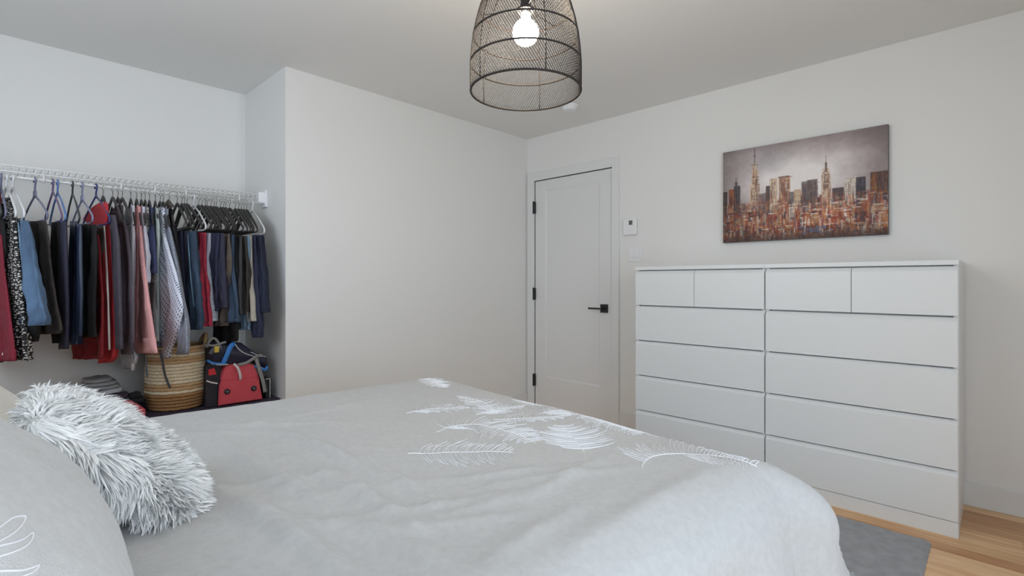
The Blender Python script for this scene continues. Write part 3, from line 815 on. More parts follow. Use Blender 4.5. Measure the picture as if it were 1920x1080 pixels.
def hanger(kind, H, D, label, group, tilt=0.0, half=.205, drop_=.145, color=None, far_half=None):
    fh = far_half or half
    name = {'velvet': 'velvet_hanger', 'white': 'tubular_hanger', 'plastic': 'plastic_hanger', 'loop': 'plastic_hanger'}[kind]
    t = empty(name, (H.x, H.y, ROD_Z-.07)); tag(t, label, 'hanger', group)
    def put(mb, nm, m):
        o = mb.build(nm, m, t, smooth=True); o.matrix_parent_inverse = Matrix.Translation(-t.location); return o
    zt = ROD_Z+.0065
    Q = lambda u, z, w=0.0: P3(H, D, u, zt+z, w)
    if kind == 'velvet':
        R_ = .0165
        hp = [(u, z-R_+.0015) for u, z in hook_pts(R_, 12, -.052)]
        put(MB().tube([Q(*p) for p in hp], .0016, 6), 'hook', M_chrome)
        az = -.062
        kk = half/.205
        prof_ = [(0, az-.0), (.03*kk, az-.010), (.08*kk, az-.040), (.14*kk, az-.080), (half-.012, az-.118), (half, az-.132), (half-.004, az-.142), (half-.018, az-.146)]
        mb = MB()
        rs = [.011, .0115, .011, .010, .009, .008, .007, .005]
        a = [Q(u, z) for u, z in prof_]; b = [Q(-u*fh/half, z) for u, z in prof_]
        rs = [q*.42 for q in rs]; mb.tube(b[::-1]+a[1:], rs[::-1]+rs[1:], 8, flat=2.7)
        mb.tube([Q(-fh+.018, az-.146), Q(half-.018, az-.146)], .004, 6)
        put(mb, 'shoulder_frame', M_velvet)
    else:
        m = color; R_ = .016; rr_ = .0042 if kind != 'white' else .0050
        hp = [(u, z-R_+.003) for u, z in hook_pts(R_, 12, -.060)]
        put(MB().tube([Q(*p) for p in hp], rr_*.95, 8), 'hook', m)
        az = -.075; mb = MB(); he = half; ez = az-.105
        if kind == 'loop':
            mb.tube([Q(-.017, az-.022), Q(-.012, az+.010), Q(.012, az+.010), Q(.017, az-.022)], rr_, 8, closed=True)
            a0, z0 = .017, az-.018
        else: a0, z0 = 0, az+.016
        for sg, hh in ((1, he), (-1, fh)):
            mb.tube([Q(sg*a0, z0), Q(sg*.5*hh, (z0+ez)/2+.006), Q(sg*(hh-.012), ez), Q(sg*hh, ez-.016), Q(sg*(hh-.006), ez-.030), Q(sg*(hh-.02), ez-.036)], rr_, 8)
        mb.tube([Q(-fh+.02, ez-.036), Q(he-.02, ez-.036)], rr_*.9, 8)
        put(mb, 'frame', m)
    return t

def pattern_mat(name, base, spot, kind, sc=60, thr=.25):
    m = bpy.data.materials.new(name); m.use_nodes = True; nt = m.node_tree; b = nt.nodes['Principled BSDF']; b.inputs['Roughness'].default_value = .85
    uvn = nt.nodes.new('ShaderNodeTexCoord'); vo = nt.nodes.new('ShaderNodeTexVoronoi'); vo.voronoi_dimensions = '2D'
    vo.inputs['Scale'].default_value = sc; vo.inputs['Randomness'].default_value = .85 if kind == 'floral' else .12
    vec = uvn.outputs['UV']
    if kind == 'floral':
        m0 = nt.nodes.new('ShaderNodeMapping'); m0.inputs['Scale'].default_value = (.6, 1, 1); nt.links.new(vec, m0.inputs[0]); vec = m0.outputs[0]
        nz_ = nt.nodes.new('ShaderNodeTexNoise'); nz_.inputs['Scale'].default_value = 90; ad = nt.nodes.new('ShaderNodeMixRGB'); ad.blend_type = 'ADD'; ad.inputs[0].default_value = .006
        nt.links.new(vec, nz_.inputs['Vector']); nt.links.new(vec, ad.inputs[1]); nt.links.new(nz_.outputs['Color'], ad.inputs[2]); vec = ad.outputs[0]
    elif kind == 'dots':
        mp = nt.nodes.new('ShaderNodeMapping'); mp.inputs['Rotation'].default_value = (0, 0, .785); mp.vector_type = 'TEXTURE'; mp.inputs['Scale'].default_value = (1.7, 1, 1); nt.links.new(vec, mp.inputs[0]); vec = mp.outputs[0]
    if kind == 'heather':
        n = nt.nodes.new('ShaderNodeTexNoise'); n.inputs['Scale'].default_value = 400; n.inputs['Detail'].default_value = 3
        mp = nt.nodes.new('ShaderNodeMapping'); mp.inputs['Scale'].default_value = (.5, 1.5, 1); nt.links.new(vec, mp.inputs[0]); nt.links.new(mp.outputs[0], n.inputs['Vector'])
        src = n.outputs[0]; lo, hi = .44, .56
    else:
        nt.links.new(vec, vo.inputs['Vector']); src = vo.outputs['Distance']; lo, hi = thr, thr+.05
    mr = nt.nodes.new('ShaderNodeMapRange'); mr.inputs[1].default_value = lo; mr.inputs[2].default_value = hi
    nt.links.new(src, mr.inputs[0])
    mx = nt.nodes.new('ShaderNodeMix'); mx.data_type = 'RGBA'; mx.inputs[6].default_value = (*srgb(*spot), 1); mx.inputs[7].default_value = (*srgb(*base), 1)
    nt.links.new(mr.outputs[0], mx.inputs[0]); nt.links.new(mx.outputs[2], b.inputs['Base Color'])
    MATS['cloth_'+name] = m
    return m
C = dict(
    burgundy=cloth('burgundy', (132, 34, 52)), black=cloth('black', (22, 21, 22)), blacksheen=cloth('blacksheen', (26, 24, 24), .3, .5), teal=cloth('teal', (24, 38, 42)),
    ljean=mat('cloth_ljean', srgb(86, 110, 138), .9, .6, 300, .3, 14, coord='UV', stretch=(1, .35, 1)), jean=mat('cloth_jean', srgb(56, 72, 92), .9, .6, 300, .4, 12, coord='UV', stretch=(1, .35, 1)),
    djean=mat('cloth_djean', srgb(36, 42, 62), .9, .6, 300, .35, 12, coord='UV', stretch=(1, .35, 1)), pjean=mat('cloth_pjean', srgb(120, 146, 168), .9, .6, 300, .3, 14, coord='UV', stretch=(1, .4, 1)),
    greybrown=cloth('greybrown', (66, 60, 56), .2), navyt=cloth('navyt', (50, 48, 66)), satin=cloth('satin', (48, 58, 80), .2, .35, 12, .1), navy=cloth('navy', (44, 46, 70)),
    brown=cloth('brown', (64, 52, 46), .2, .5), red=cloth('red', (190, 52, 60), .08), dred=cloth('dred', (134, 30, 36), .1), char=cloth('char', (76, 70, 80)), plum=cloth('plum', (92, 82, 90)),
    white=cloth('white', (228, 226, 232), .05), lav=cloth('lav', (212, 212, 224), .05), pink=cloth('pink', (224, 162, 160), .06), polo=cloth('polo', (66, 72, 106), .1), sage=cloth('sage', (176, 184, 180), .06),
    rose=cloth('rose', (176, 52, 72), .12), stripe=cloth('stripe', (168, 172, 184), .2, .85, 60, .35, (6, .3, 1)), taupe=cloth('taupe', (96, 86, 78), .15), umber=cloth('umber', (70, 64, 60), .15), cream=cloth('cream', (204, 194, 178), .08),
    piping=cloth('piping', (226, 220, 208), .03), label=cloth('label', (220, 222, 226), .03),
    floral=pattern_mat('floral', (34, 32, 33), (214, 208, 200), 'floral', 105, .28), dots=pattern_mat('dots', (226, 229, 240), (92, 98, 122), 'dots', 62, .21), heather=pattern_mat('heather', (172, 176, 188), (104, 108, 122), 'heather'),
    pat=pattern_mat('pat', (176, 172, 168), (90, 84, 84), 'floral', 90, .3))
PW = plastic('white', (226, 226, 226)); PLAV = plastic('lavender', (118, 120, 144)); PPUR = plastic('purple', (112, 92, 128)); PBLU = plastic('blue', (96, 130, 186)); PGRN = plastic('dark_green', (58, 62, 62)); PNAV = plastic('royal_blue', (58, 64, 118)); PLB = plastic('periwinkle', (136, 142, 170))
def trousers(hk, tp, hkind, hcol, rows, m, label, short, thick=.035, nf=2, amp=.008, seed=0, extra=(), name='trousers', cat='trousers', half=.205, hem=True, hlabel=None):
    H, D = plane(hk, tp)
    t = empty(name, P3(H, D, 0, to_plane(H, D, rows[-1][1], rows[-1][0])[1])); tag(t, label, cat, 'clothes hanging in the closet')
    b = garment_loft('leg', H, D, rows, C[m], t, thick, nf, amp, seed)
    if hem:
        v1, l1, r1 = rows[-1]; v0, l0, r0 = rows[-2]; k = min(1, 7/max(1, v1-v0)); hv_ = v1-7
        garment_loft('hem', H, D, [(hv_, l1+(l0-l1)*k-.3, r1+(r0-r1)*k+.3), (v1, l1-.3, r1+.3)], C[m], t, thick+.003, nf, amp*.95, seed, NR=3, top_round=False)
    for e in extra:
        garment_loft(e[0], H, D, e[2], C[e[1]], t, e[3] if len(e) > 3 else .012, 1, .002, seed+9, off=e[4] if len(e) > 4 else thick/2+.004)
    if not hkind: return t
    hl = {'velvet': 'slim charcoal velvet hanger with steel hook holding the '+short, 'white': 'white plastic tube hanger holding the '+short}
    hanger(hkind, H, D, hlabel or hl.get(hkind, 'plastic hanger holding the '+short), 'clothes hangers on the closet rod', color=hcol, half=half)
    return t
def shirt(hk, tp, rows, m, label, short, cuff=None, sleeve=None, thick=.03, nf=1.5, amp=.006, seed=0, extra=(), name='shirt', cat='shirt', collar=None, body=None):
    """rows outline the near sleeve and side that show; the body hangs behind it across the hanger"""
    H, D = plane(hk, tp)
    bz = min(to_plane(H, D, q[1], q[0])[1] for q in rows)
    t = empty(name, P3(H, D, 0, bz)); tag(t, label, cat, 'clothes hanging in the closet')
    garment_loft('sleeve', H, D, rows, C[m], t, thick, nf, amp, seed)
    # body across the hanger, in metres: follows the hanger's slope, open at the neck
    az = ROD_Z-.056; zb = bz+.03
    Vb = []; UVb = []; NC, NR = 24, 18
    def ztop(u):
        a = abs(u)
        z = float(np.interp(a, (0, .03, .08, .14, .193, .205), (0, -.006, -.034, -.074, -.112, -.128)))+az
        return z if a > .07 else z-.05*(1-(a/.07)**2)-.004
    for k in range(NR+1):
        tt = k/NR
        for i in range(2*NC):
            s_ = i/NC if i < NC else 2-i/NC
            u = -.204+.30*s_; z = ztop(u); z = z+(zb-z)*tt
            th_ = .012*max(0, 1-abs(2*s_-1)**4)**.5*(1 if i < NC else -1)
            Vb.append(P3(H, D, u, z, th_+.007*math.sin(9*s_+seed)*tt)); UVb.append((u+.4, z))
    fcs = [(k*2*NC+i, k*2*NC+(i+1) % (2*NC), (k+1)*2*NC+(i+1) % (2*NC), (k+1)*2*NC+i) for k in range(NR) for i in range(2*NC)]
    fcs += [tuple(NR*2*NC+i for i in range(2*NC))]
    o = mesh_obj('body', Vb, fcs, C[body or m], t, True, UVb); o.matrix_parent_inverse = Matrix.Translation(-t.location)
    if cuff:
        garment_loft('cuff', H, D, cuff[1], C[cuff[0]], t, thick+.006, nf, amp*.6, seed, NR=4, top_round=False)
    for e in extra:
        garment_loft(e[0], H, D, e[2], C[e[1]], t, e[3] if len(e) > 3 else .008, 1, .001, seed+9, off=e[4] if len(e) > 4 else thick/2+.003)
    hanger('velvet', H, D, 'slim charcoal velvet hanger with steel hook carrying the '+short, 'clothes hangers on the closet rod', half=.125)
    return t, H, D
def button(t, H, D, u, v, m, r=.006, w=.02):
    a, z = to_plane(H, D, u, v); c = P3(H, D, a, z, w); n = Vector((D.y, -D.x, 0)); n = -n if n.xy.dot(H) > 0 else n
    o = MB().tube([c, c+n*.003], r, 12).build('button', m, t); o.matrix_parent_inverse = Matrix.Translation(-t.location)
M_btn = mat('pearl_button', srgb(226, 214, 220), .25); M_bbtn = mat('brown_button', srgb(96, 78, 72), .35)
# left end
trousers(-14, 2, 'plastic', PGRN, [(420, -34, -4), (600, -36, -6), (680, -34, 3)], 'teal', 'very dark teal trousers at the closet end beside the burgundy shirt', 'dark teal trousers', seed=1)
t, H, D = shirt(-8, 8, [(440, -24, 5), (497, -22, 9), (571, -14, 18.5), (642, -6, 29), (676, 1, 30)], 'burgundy', 'burgundy long-sleeved shirt with a pearl button on its cuff', 'burgundy shirt', cuff=('burgundy', [(655, -5, 30), (677, 0.5, 30.5)]), seed=2)
button(t, H, D, 17.5, 663, M_btn)
trousers(2, 11, 'plastic', PLAV, [(381, -8, 6), (420, -8, 10), (470, -6, 11.5), (503, -4, 9)], 'black', 'short black velvet blouse hanging next to the floral dress', 'short black velvet top', seed=3, name='black_blouse', cat='blouse', hlabel='greyish lavender plastic hanger holding the black velvet top')
t = trousers(12, 30, 'white', PW, [(371, 8, 21), (390, 8, 29), (420, 9, 31), (460, 11, 35), (527, 15, 42), (601, 20, 48), (675, 31, 53)], 'floral', 'black dress with small white flowers on a white hanger', 'black floral dress', seed=4, name='floral_dress', cat='dress', hlabel='white plastic tube hanger holding the black floral dress')
trousers(24, 46, 'white', PW, [(413, 33, 52), (453, 35, 61), (497, 40, 67), (549, 44, 76), (597, 50, 90), (610, 51, 86)], 'ljean', 'light blue denim jeans folded over a white hanger', 'light blue jeans', seed=5, nf=2.5, amp=.012, extra=[('seam', 'pjean', [(418, 46, 46.8), (470, 51, 52), (520, 58, 59), (600, 73, 74.5)], .004)])
t = trousers(34, 52, None, None, [(440, 40, 56), (585, 50, 74), (612, 52, 74), (626, 55, 70), (641, 56, 64)], 'black', 'little black top with ribbon ties hanging below the light jeans', 'black top with ribbon ties', seed=6, name='camisole', cat='top', hem=False)
H, D = plane(34, 52)
for ln in ([(58, 638), (57, 655), (58, 668), (66, 660)], [(58, 668), (50, 673)], [(58, 668), (57, 676)]):
    pts = [P3(H, D, *to_plane(H, D, a, b), .01) for a, b in ln]
    o = MB().tube(smooth_path(pts, 10), .0022, 6).build('ribbon', C['black'], t); o.matrix_parent_inverse = Matrix.Translation(-t.location)
t = trousers(65.5, 89, 'loop', PLAV, [(415, 52, 88), (457, 55, 94), (512, 63, 99), (568, 68.5, 105.5), (616, 76, 115.5), (626, 79, 110)], 'greybrown', 'charcoal brown casual trousers with a drawstring on a lavender hanger', 'charcoal drawstring trousers', seed=7, nf=2.5, amp=.011, hlabel='lavender plastic hanger with open neck loop above the charcoal drawstring trousers')
H, D = plane(65.5, 89)
for ln in ([(80, 528), (76, 543), (79, 556)], [(78, 535), (81, 548), (84, 560)]):
    o = MB().tube(smooth_path([P3(H, D, *to_plane(H, D, a, b), .030) for a, b in ln], 10), .0024, 6).build('drawstring', C['taupe'], t); o.matrix_parent_inverse = Matrix.Translation(-t.location)
trousers(99, 116, 'plastic', PPUR, [(417, 97, 116), (520, 97, 117), (600, 100, 118), (643, 103, 120)], 'black', 'long black trousers hidden behind the navy trousers', 'long black trousers', seed=8, hlabel='muted purple plastic hanger beside the light blue hanger')
trousers(108, 123.5, 'plastic', PBLU, [(416, 105, 121), (457, 102, 121), (512, 99, 121), (568, 103, 121), (592, 105, 121)], 'navyt', 'dark navy trousers with a white tag at the hem', 'navy trousers with a white tag', seed=9, nf=1.5, amp=.01, extra=[('label', 'label', [(590, 107, 120), (594, 107, 120)], .02, .004), ('leg', 'navyt', [(416, 120, 130), (512, 121, 132), (600, 121, 132), (654, 118, 132)], .03, .01)], hlabel='light blue plastic hanger holding the navy trousers with a white tag')
trousers(136, 149, 'plastic', PGRN, [(415, 130, 149), (457, 131, 150), (531, 134, 149), (586, 136, 148), (646, 139, 146)], 'satin', 'shiny blue satin trousers on a dark green hanger', 'blue satin trousers', seed=10, nf=2, amp=.009, extra=[('leg', 'satin', [(420, 148, 154), (531, 150, 155), (600, 150, 154), (630, 149, 153)], .03, .004)], hlabel='dark green plastic hanger holding the blue satin trousers')
trousers(154, 174, 'loop', PLB, [(421, 152, 182), (475, 154, 184), (549, 155, 180), (608, 155, 180), (632, 157, 182)], 'black', 'plain black trousers on a periwinkle hanger with a neck loop', 'plain black trousers', seed=11, nf=2, amp=.008, hlabel='periwinkle plastic hanger with open neck loop above the plain black trousers')
trousers(180, 206, 'plastic', PNAV, [(423, 172, 200), (475, 173, 196), (530, 171, 187), (570, 168, 179), (600, 167, 185), (612, 168, 190)], 'brown', 'glossy dark brown trousers beside the red jacket', 'glossy brown trousers', seed=12, nf=2, amp=.012, hlabel='royal blue plastic hanger in front of the red jacket collar')
trousers(170, 190, None, None, [(440, 160, 186), (560, 131, 196), (620, 133, 196), (660, 138, 196), (673, 139, 195)], 'dred', 'dark red sweatshirt showing below the black trousers', 'dark red sweatshirt', seed=13, nf=3, amp=.012, name='sweatshirt', cat='sweatshirt')
# red track jacket
t, H, D = shirt(193, 213, [(421, 196, 210), (438, 198, 208), (497, 191, 212), (571, 178.5, 215), (594, 184, 216.5), (638, 190, 218.5), (670, 189, 216), (680, 190, 206)], 'red', 'red track jacket with charcoal sleeve and cream piping', 'red track jacket', seed=14, nf=2, amp=.010, thick=.04, name='track_jacket', cat='jacket',
    extra=[('collar', 'red', [(381, 192, 208), (390, 178, 211), (402, 166, 211), (412, 161, 210), (424, 176, 208)], .03, .015), ('piping', 'piping', [(424, 206, 208.5), (497, 210.5, 213), (560, 213.5, 216), (655, 216, 219)], .006, .026), ('sleeve_panel', 'char', [(403, 204, 217), (453, 209, 224), (512, 212, 226), (586, 216, 228), (655, 218, 230)], .03, .0)])
shirt(221, 240, [(400, 214, 229), (415, 219, 236), (438, 223, 241), (497, 225, 249), (586, 226, 251), (645, 228, 251), (662, 230, 250)], 'plum', 'plum grey hooded sweatshirt with ribbed cuff', 'plum grey hoodie', cuff=('plum', [(643, 228, 251), (664, 230, 250)]), seed=15, name='hoodie', cat='sweatshirt', extra=[('hood', 'plum', [(396, 213, 226), (404, 211, 231), (414, 215, 234), (421, 219, 232)], .05, .004)])
shirt(245, 258, [(397, 232, 246), (434, 241, 252), (500, 245, 251), (600, 236, 249), (650, 230, 250), (668, 224, 258), (675, 226, 262), (692, 233, 239)], 'white', 'white shirt with a trailing hem peeking out beside the plum hoodie', 'white shirt beside the hoodie', seed=17)
shirt(256, 270, [(391, 244, 254), (402, 247, 260), (416, 251, 265), (466, 253, 270), (513, 252, 276), (560, 252, 282), (633, 250, 293), (660, 254, 297)], 'pink', 'dusty pink sweatshirt with wide ribbed cuff', 'dusty pink sweatshirt', cuff=('pink', [(634, 250, 293.5), (662, 254, 297.5)]), seed=18, nf=1.2, name='sweatshirt', cat='sweatshirt')
shirt(265, 277, [(397, 257, 265), (422, 263, 273), (472, 269, 275), (530, 270, 277)], 'lav', 'pale lavender shirt right behind the pink sweatshirt', 'pale lavender shirt', seed=19)
shirt(272, 284, [(398, 266, 274), (434, 269, 276), (462, 271, 275.5)], 'pat', 'small patterned grey blouse beside the navy polo', 'small patterned blouse', seed=20)
shirt(280, 292, [(396, 272, 282), (422, 274, 288.5), (450, 274, 291), (482, 274, 292), (504, 271, 293), (512, 280, 293)], 'polo', 'navy blue short-sleeved polo shirt', 'navy polo shirt', cuff=('polo', [(500, 271, 293), (513, 277, 293.4)]), seed=21, name='polo_shirt', extra=[('lining', 'pat', [(508, 277, 291), (518, 279, 292), (530, 281, 286)], .02, -.005)])
shirt(291, 301, [(393, 282, 290), (415, 287, 300), (466, 289, 299), (560, 284, 295), (640, 286, 300)], 'sage', 'sage grey green shirt beside the polka dot shirt', 'sage green shirt', seed=22)
t, H, D = shirt(300, 319, [(395, 292, 299), (415, 293, 306), (466, 296, 319), (516, 295, 334), (560, 294, 343), (580, 293, 346), (623, 290, 337), (655, 286, 325), (670, 289, 320)], 'dots', 'white shirt with small navy dots and buttoned cuff', 'dotted white shirt', cuff=('dots', [(652, 286.5, 325.5), (671, 289, 320.4)]), seed=23, nf=1.6, amp=.008, thick=.034)
button(t, H, D, 307, 661, M_bbtn, .005, .024); button(t, H, D, 306, 626, M_bbtn, .004, .022)
shirt(306, 326, [(396, 299.6, 309), (434, 310, 322), (497, 322, 334), (573, 336, 347), (607, 338, 352), (655, 331, 354), (665, 328, 351)], 'heather', 'heather grey knit shirt half hidden by the dotted shirt', 'heather grey shirt', seed=24)
shirt(317, 333, [(391, 306, 318), (431, 317, 330), (497, 322, 336), (580, 330, 345)], 'black', 'black top with satin ribbon collar beside the heather shirt', 'black top with satin ribbon', seed=25, extra=[('ribbon', 'taupe', [(374, 316, 319), (380, 310, 325), (386, 306, 330), (389, 325, 332)], .006, .004)])
# folded trousers on velvet hangers
trousers(332, 351, 'velvet', None, [(433, 329, 344), (482, 330, 345), (516, 333, 347), (570, 339, 352), (608, 349, 361)], 'navy', 'navy blue dress trousers beside the black top', 'navy dress trousers', seed=30, half=.2)
trousers(341, 358, 'velvet', None, [(433, 342, 354), (513, 342, 355), (570, 345, 356), (611, 351, 364)], 'navyt', 'dark slate trousers between navy trousers and faded jeans', 'dark slate trousers', seed=31)
trousers(346, 364, 'velvet', None, [(433, 352, 369), (497, 354, 372.6), (535, 355, 377), (576, 358, 381), (618, 354, 381)], 'jean', 'mid blue faded jeans beside the red trousers', 'mid blue faded jeans', seed=32, nf=2.5, amp=.011, extra=[('seam', 'pjean', [(440, 360, 360.8), (520, 366, 367), (575, 372, 373)], .004)])
trousers(350, 379, 'velvet', None, [(433, 358, 371), (497, 360, 376), (560, 364, 380), (604, 366, 381)], 'black', 'black slim trousers behind the mid blue jeans', 'black slim trousers', seed=33)
trousers(363, 386, 'white', PW, [(436, 369, 386), (497, 373, 385), (560, 378, 391), (612, 381, 395)], 'rose', 'rose red trousers on a white hanger', 'rose red trousers', seed=34, nf=2.5, amp=.01)
trousers(372, 397, 'velvet', None, [(437, 384, 396), (497, 386, 394), (579, 393, 402), (602, 395, 404)], 'stripe', 'light grey striped trousers beside the red trousers', 'light striped trousers', seed=35)
trousers(378, 405, 'velvet', None, [(437, 393, 413), (497, 391, 411), (544.5, 393, 413), (583, 397, 412)], 'navy', 'navy cotton trousers beside the striped trousers', 'navy cotton trousers', seed=36, nf=2, amp=.011)
trousers(385, 411, 'velvet', None, [(437, 406, 421), (529, 410, 425), (577, 412, 427)], 'navyt', 'slate blue trousers beside the taupe trousers', 'slate blue trousers', seed=37)
trousers(395, 424, 'velvet', None, [(439, 416, 432), (482, 416, 436), (504, 417, 436), (554, 411, 431), (611, 407, 428)], 'taupe', 'wrinkled taupe trousers among the dark trousers', 'wrinkled taupe trousers', seed=38, nf=2, amp=.014)
trousers(405, 431, 'velvet', None, [(440, 424, 441), (504, 428, 441), (560, 428, 447.5), (604, 428, 449)], 'jean', 'worn blue jeans between taupe and black trousers', 'worn blue jeans', seed=39, amp=.012)
trousers(413.5, 438, 'velvet', None, [(441, 428, 446), (520, 430, 449), (600, 400, 449), (636, 397, 449), (640, 400, 447)], 'black', 'long black wide trousers reaching down to the backpack', 'long black wide trousers', seed=40, nf=3, amp=.012)
trousers(423, 443, 'velvet', None, [(441, 438, 455), (520, 440, 456), (590, 442, 456)], 'blacksheen', 'shiny black trousers beside the umber trousers', 'shiny black trousers', seed=41)
trousers(430, 456, 'velvet', None, [(442, 446, 462), (497, 444, 467), (560, 447, 466), (584, 448, 465)], 'umber', 'dark umber chino trousers beside the cream trousers', 'dark umber chinos', seed=42, nf=1.5, amp=.01)
trousers(441, 464, 'velvet', None, [(442, 458, 467), (520, 456, 470), (583, 449, 469), (618, 449, 468)], 'pjean', 'pale washed jeans beside the umber chinos', 'pale washed jeans', seed=43)
trousers(447, 470, 'velvet', None, [(442, 463, 471), (497, 465, 474), (560, 466, 480), (602, 466, 482)], 'cream', 'cream coloured trousers among the dark jeans', 'cream trousers', seed=44, nf=2, amp=.008)
trousers(457, 476, 'velvet', None, [(442, 467, 480), (513, 471, 485), (567, 474, 488), (607, 472, 491), (633, 476, 488)], 'navy', 'long navy trousers beside the cream trousers', 'long navy trousers', seed=45)
trousers(462, 483, 'velvet', None, [(441, 476, 490), (513, 479, 497), (586, 488, 501)], 'djean', 'indigo jeans second from the closet side wall', 'indigo jeans', seed=46, nf=2.5, amp=.009)
trousers(473, 496, 'white', PW, [(441, 485, 496), (513, 491, 499), (586, 495, 502.5)], 'djean', 'dark indigo jeans on the white hanger against the closet side wall', 'dark indigo jeans by the side wall', seed=47, nf=2, amp=.006, thick=.025)
for hk, tp, nb in ((211, 228, 'red track jacket and the plum hoodie'), (229, 246, 'plum hoodie and the white shirt'), (388, 415, 'navy cotton and slate blue trousers'), (401, 427, 'wrinkled taupe trousers and worn jeans'), (419, 441, 'long wide and shiny black trousers'), (452, 474, 'cream and long navy trousers')):
    H, D = plane(hk, tp)
    hanger('velvet', H, D, 'spare charcoal velvet hanger between the '+nb, 'spare velvet hangers')

# ---- low chest with a dark cover, and what lies on it
ch = empty('storage_bench', (.80, 3.47, 0)); tag(ch, 'low storage bench under a dark plum cloth below the clothes', 'bench')
def CHP(mb, n, m, **k):
    o = mb.build(n, m, ch, **k); o.matrix_parent_inverse = Matrix.Translation(-ch.location); return o
ZBn = .415
CHP(MB().box(.36, 1.25, 3.20, 3.77, .05, ZBn-.012, .006), 'body', mat('bench_wood', srgb(70, 56, 50), .6, .1, 60, .2, 10))
for x in (.40, 1.21):
    for y in (3.24, 3.73): CHP(MB().box(x-.025, x+.025, y-.025, y+.025, 0, .055), 'foot', M_black)
V = []; nx_, ny_ = 70, 50
for j in range(ny_):
    for i in range(nx_):
        x = .345+(1.265-.345)*i/(nx_-1); s_ = j/(ny_-1)*.80; y = 3.77-s_
        z = ZBn+.004*noise.noise((x*9, y*9, 2))+.002
        if s_ > .585: y = 3.185-.008+.006*math.sin(x*30); z = ZBn-(s_-.585)
        V.append((x, y, z))
o = mesh_obj('cover_cloth', V, [(j*nx_+i, j*nx_+i+1, (j+1)*nx_+i+1, (j+1)*nx_+i) for j in range(ny_-1) for i in range(nx_-1)], mat('cover_plum', srgb(56, 46, 62), .95, .4, 200, .15, 30), ch, True)
o.matrix_parent_inverse = Matrix.Translation(-ch.location); q = o.modifiers.new('thickness', 'SOLIDIFY'); q.thickness = .006; q.offset = 1
ZB2 = ZBn+.006
# woven basket
bk = empty('woven_basket', (.772, 3.40, ZB2)); tag(bk, 'round woven rope basket with brown base and loop handles', 'basket')
M_rope = [mat('rope_brown', srgb(168, 124, 80), .85, .8, 260, .35, 90, stretch=(1, 1, 4)), mat('rope_cream', srgb(226, 208, 176), .85, .8, 260, .25, 90, stretch=(1, 1, 4)), mat('rope_tan', srgb(196, 160, 118), .85, .8, 260, .3, 90, stretch=(1, 1, 4))]
NCO = 19; ch_ = .0185; bkh = NCO*ch_
def brad(t): return .131+.022*min(1, t*4)-.004*max(0, t-.6)
for k in range(NCO):
    t = (k+.5)/NCO; kind = 0 if k < 5 else (1 if k in (5, 8, 9, 10, 11, 12, 13, 16) else (2 if k in (6, 7, 14, 15) else 1))
    if k >= 17: kind = 2
    zc = (k+.5)*ch_; rc = brad(t)-.007
    MB().tube([(rc*math.cos(2*PI*q/56), rc*math.sin(2*PI*q/56), zc+.0012*math.sin(q*1.7+k)) for q in range(56)], ch_*.53, 8, closed=True, flat=1.0).build('rope_coil', M_rope[kind], bk, smooth=True)
MB().lathe([(.001, .004), (.125, .004), (.125, .010), (.001, .010)], 40).build('bottom', M_rope[0], bk)
def handle(ang):
    pts = []
    for k in range(15):
        a = ang+(k/14-.5)*.95; rr_ = .143; pts.append((rr_*math.cos(a), rr_*math.sin(a), bkh-.01+.062*math.sin(k/14*PI)**.6))
    MB().tube(pts, .0105, 8).build('handle', M_rope[2], bk, smooth=True)
handle(math.radians(-5)); handle(math.radians(172))
def ribbon_px(name, pts, y, m, wd, label, cat, parent=None, thk=.0016):
    """a strap laid through pixel points at given depths"""
    P = [on_y(a, b, yy) for a, b, yy in pts]; P = smooth_path(P, 14); V = []
    for i, p in enumerate(P):
        t = (P[min(i+1, 14)]-P[max(i-1, 0)]).normalized(); s_ = t.cross(Vector((0, 1, 0))).normalized()
        for a, b in ((-1, 0), (1, 0), (1, 1), (-1, 1)): V.append(p+s_*wd/2*a+Vector((0, -thk*b, 0)))
    f = [(4*i+a, 4*i+(a+1) % 4, 4*i+4+(a+1) % 4, 4*i+4+a) for i in range(14) for a in range(4)]+[(3, 2, 1, 0), (56, 57, 58, 59)]
    o = mesh_obj(name, V, f, m, parent, True)
    if parent: o.matrix_parent_inverse = Matrix.Translation(-parent.location)
    if label: tag(o, label, cat, None)
    return o
M_strap = mat('dark_webbing', srgb(66, 66, 70), .7, .3, 300); M_gstrap = mat('grey_webbing', srgb(136, 134, 132), .75, .3, 300); M_buck = mat('yellow_buckle', srgb(206, 176, 60), .4)
yb = 3.40-.158
ribbon_px('belt', [(300, 655, yb-.012), (305, 680, yb-.008), (310, 705, yb-.004), (319, 728, yb)], 0, M_strap, .011, 'narrow dark belt hanging over the middle of the basket', 'belt')
ribbon_px('belt', [(273, 668, yb+.05), (274, 690, yb+.05), (276, 707, yb+.045)], 0, mat('slate_webbing', srgb(84, 92, 102), .7), .008, 'short slate grey strap hanging at the left of the basket' if False else 'short slate grey strap hanging beside the narrow dark belt', 'belt')
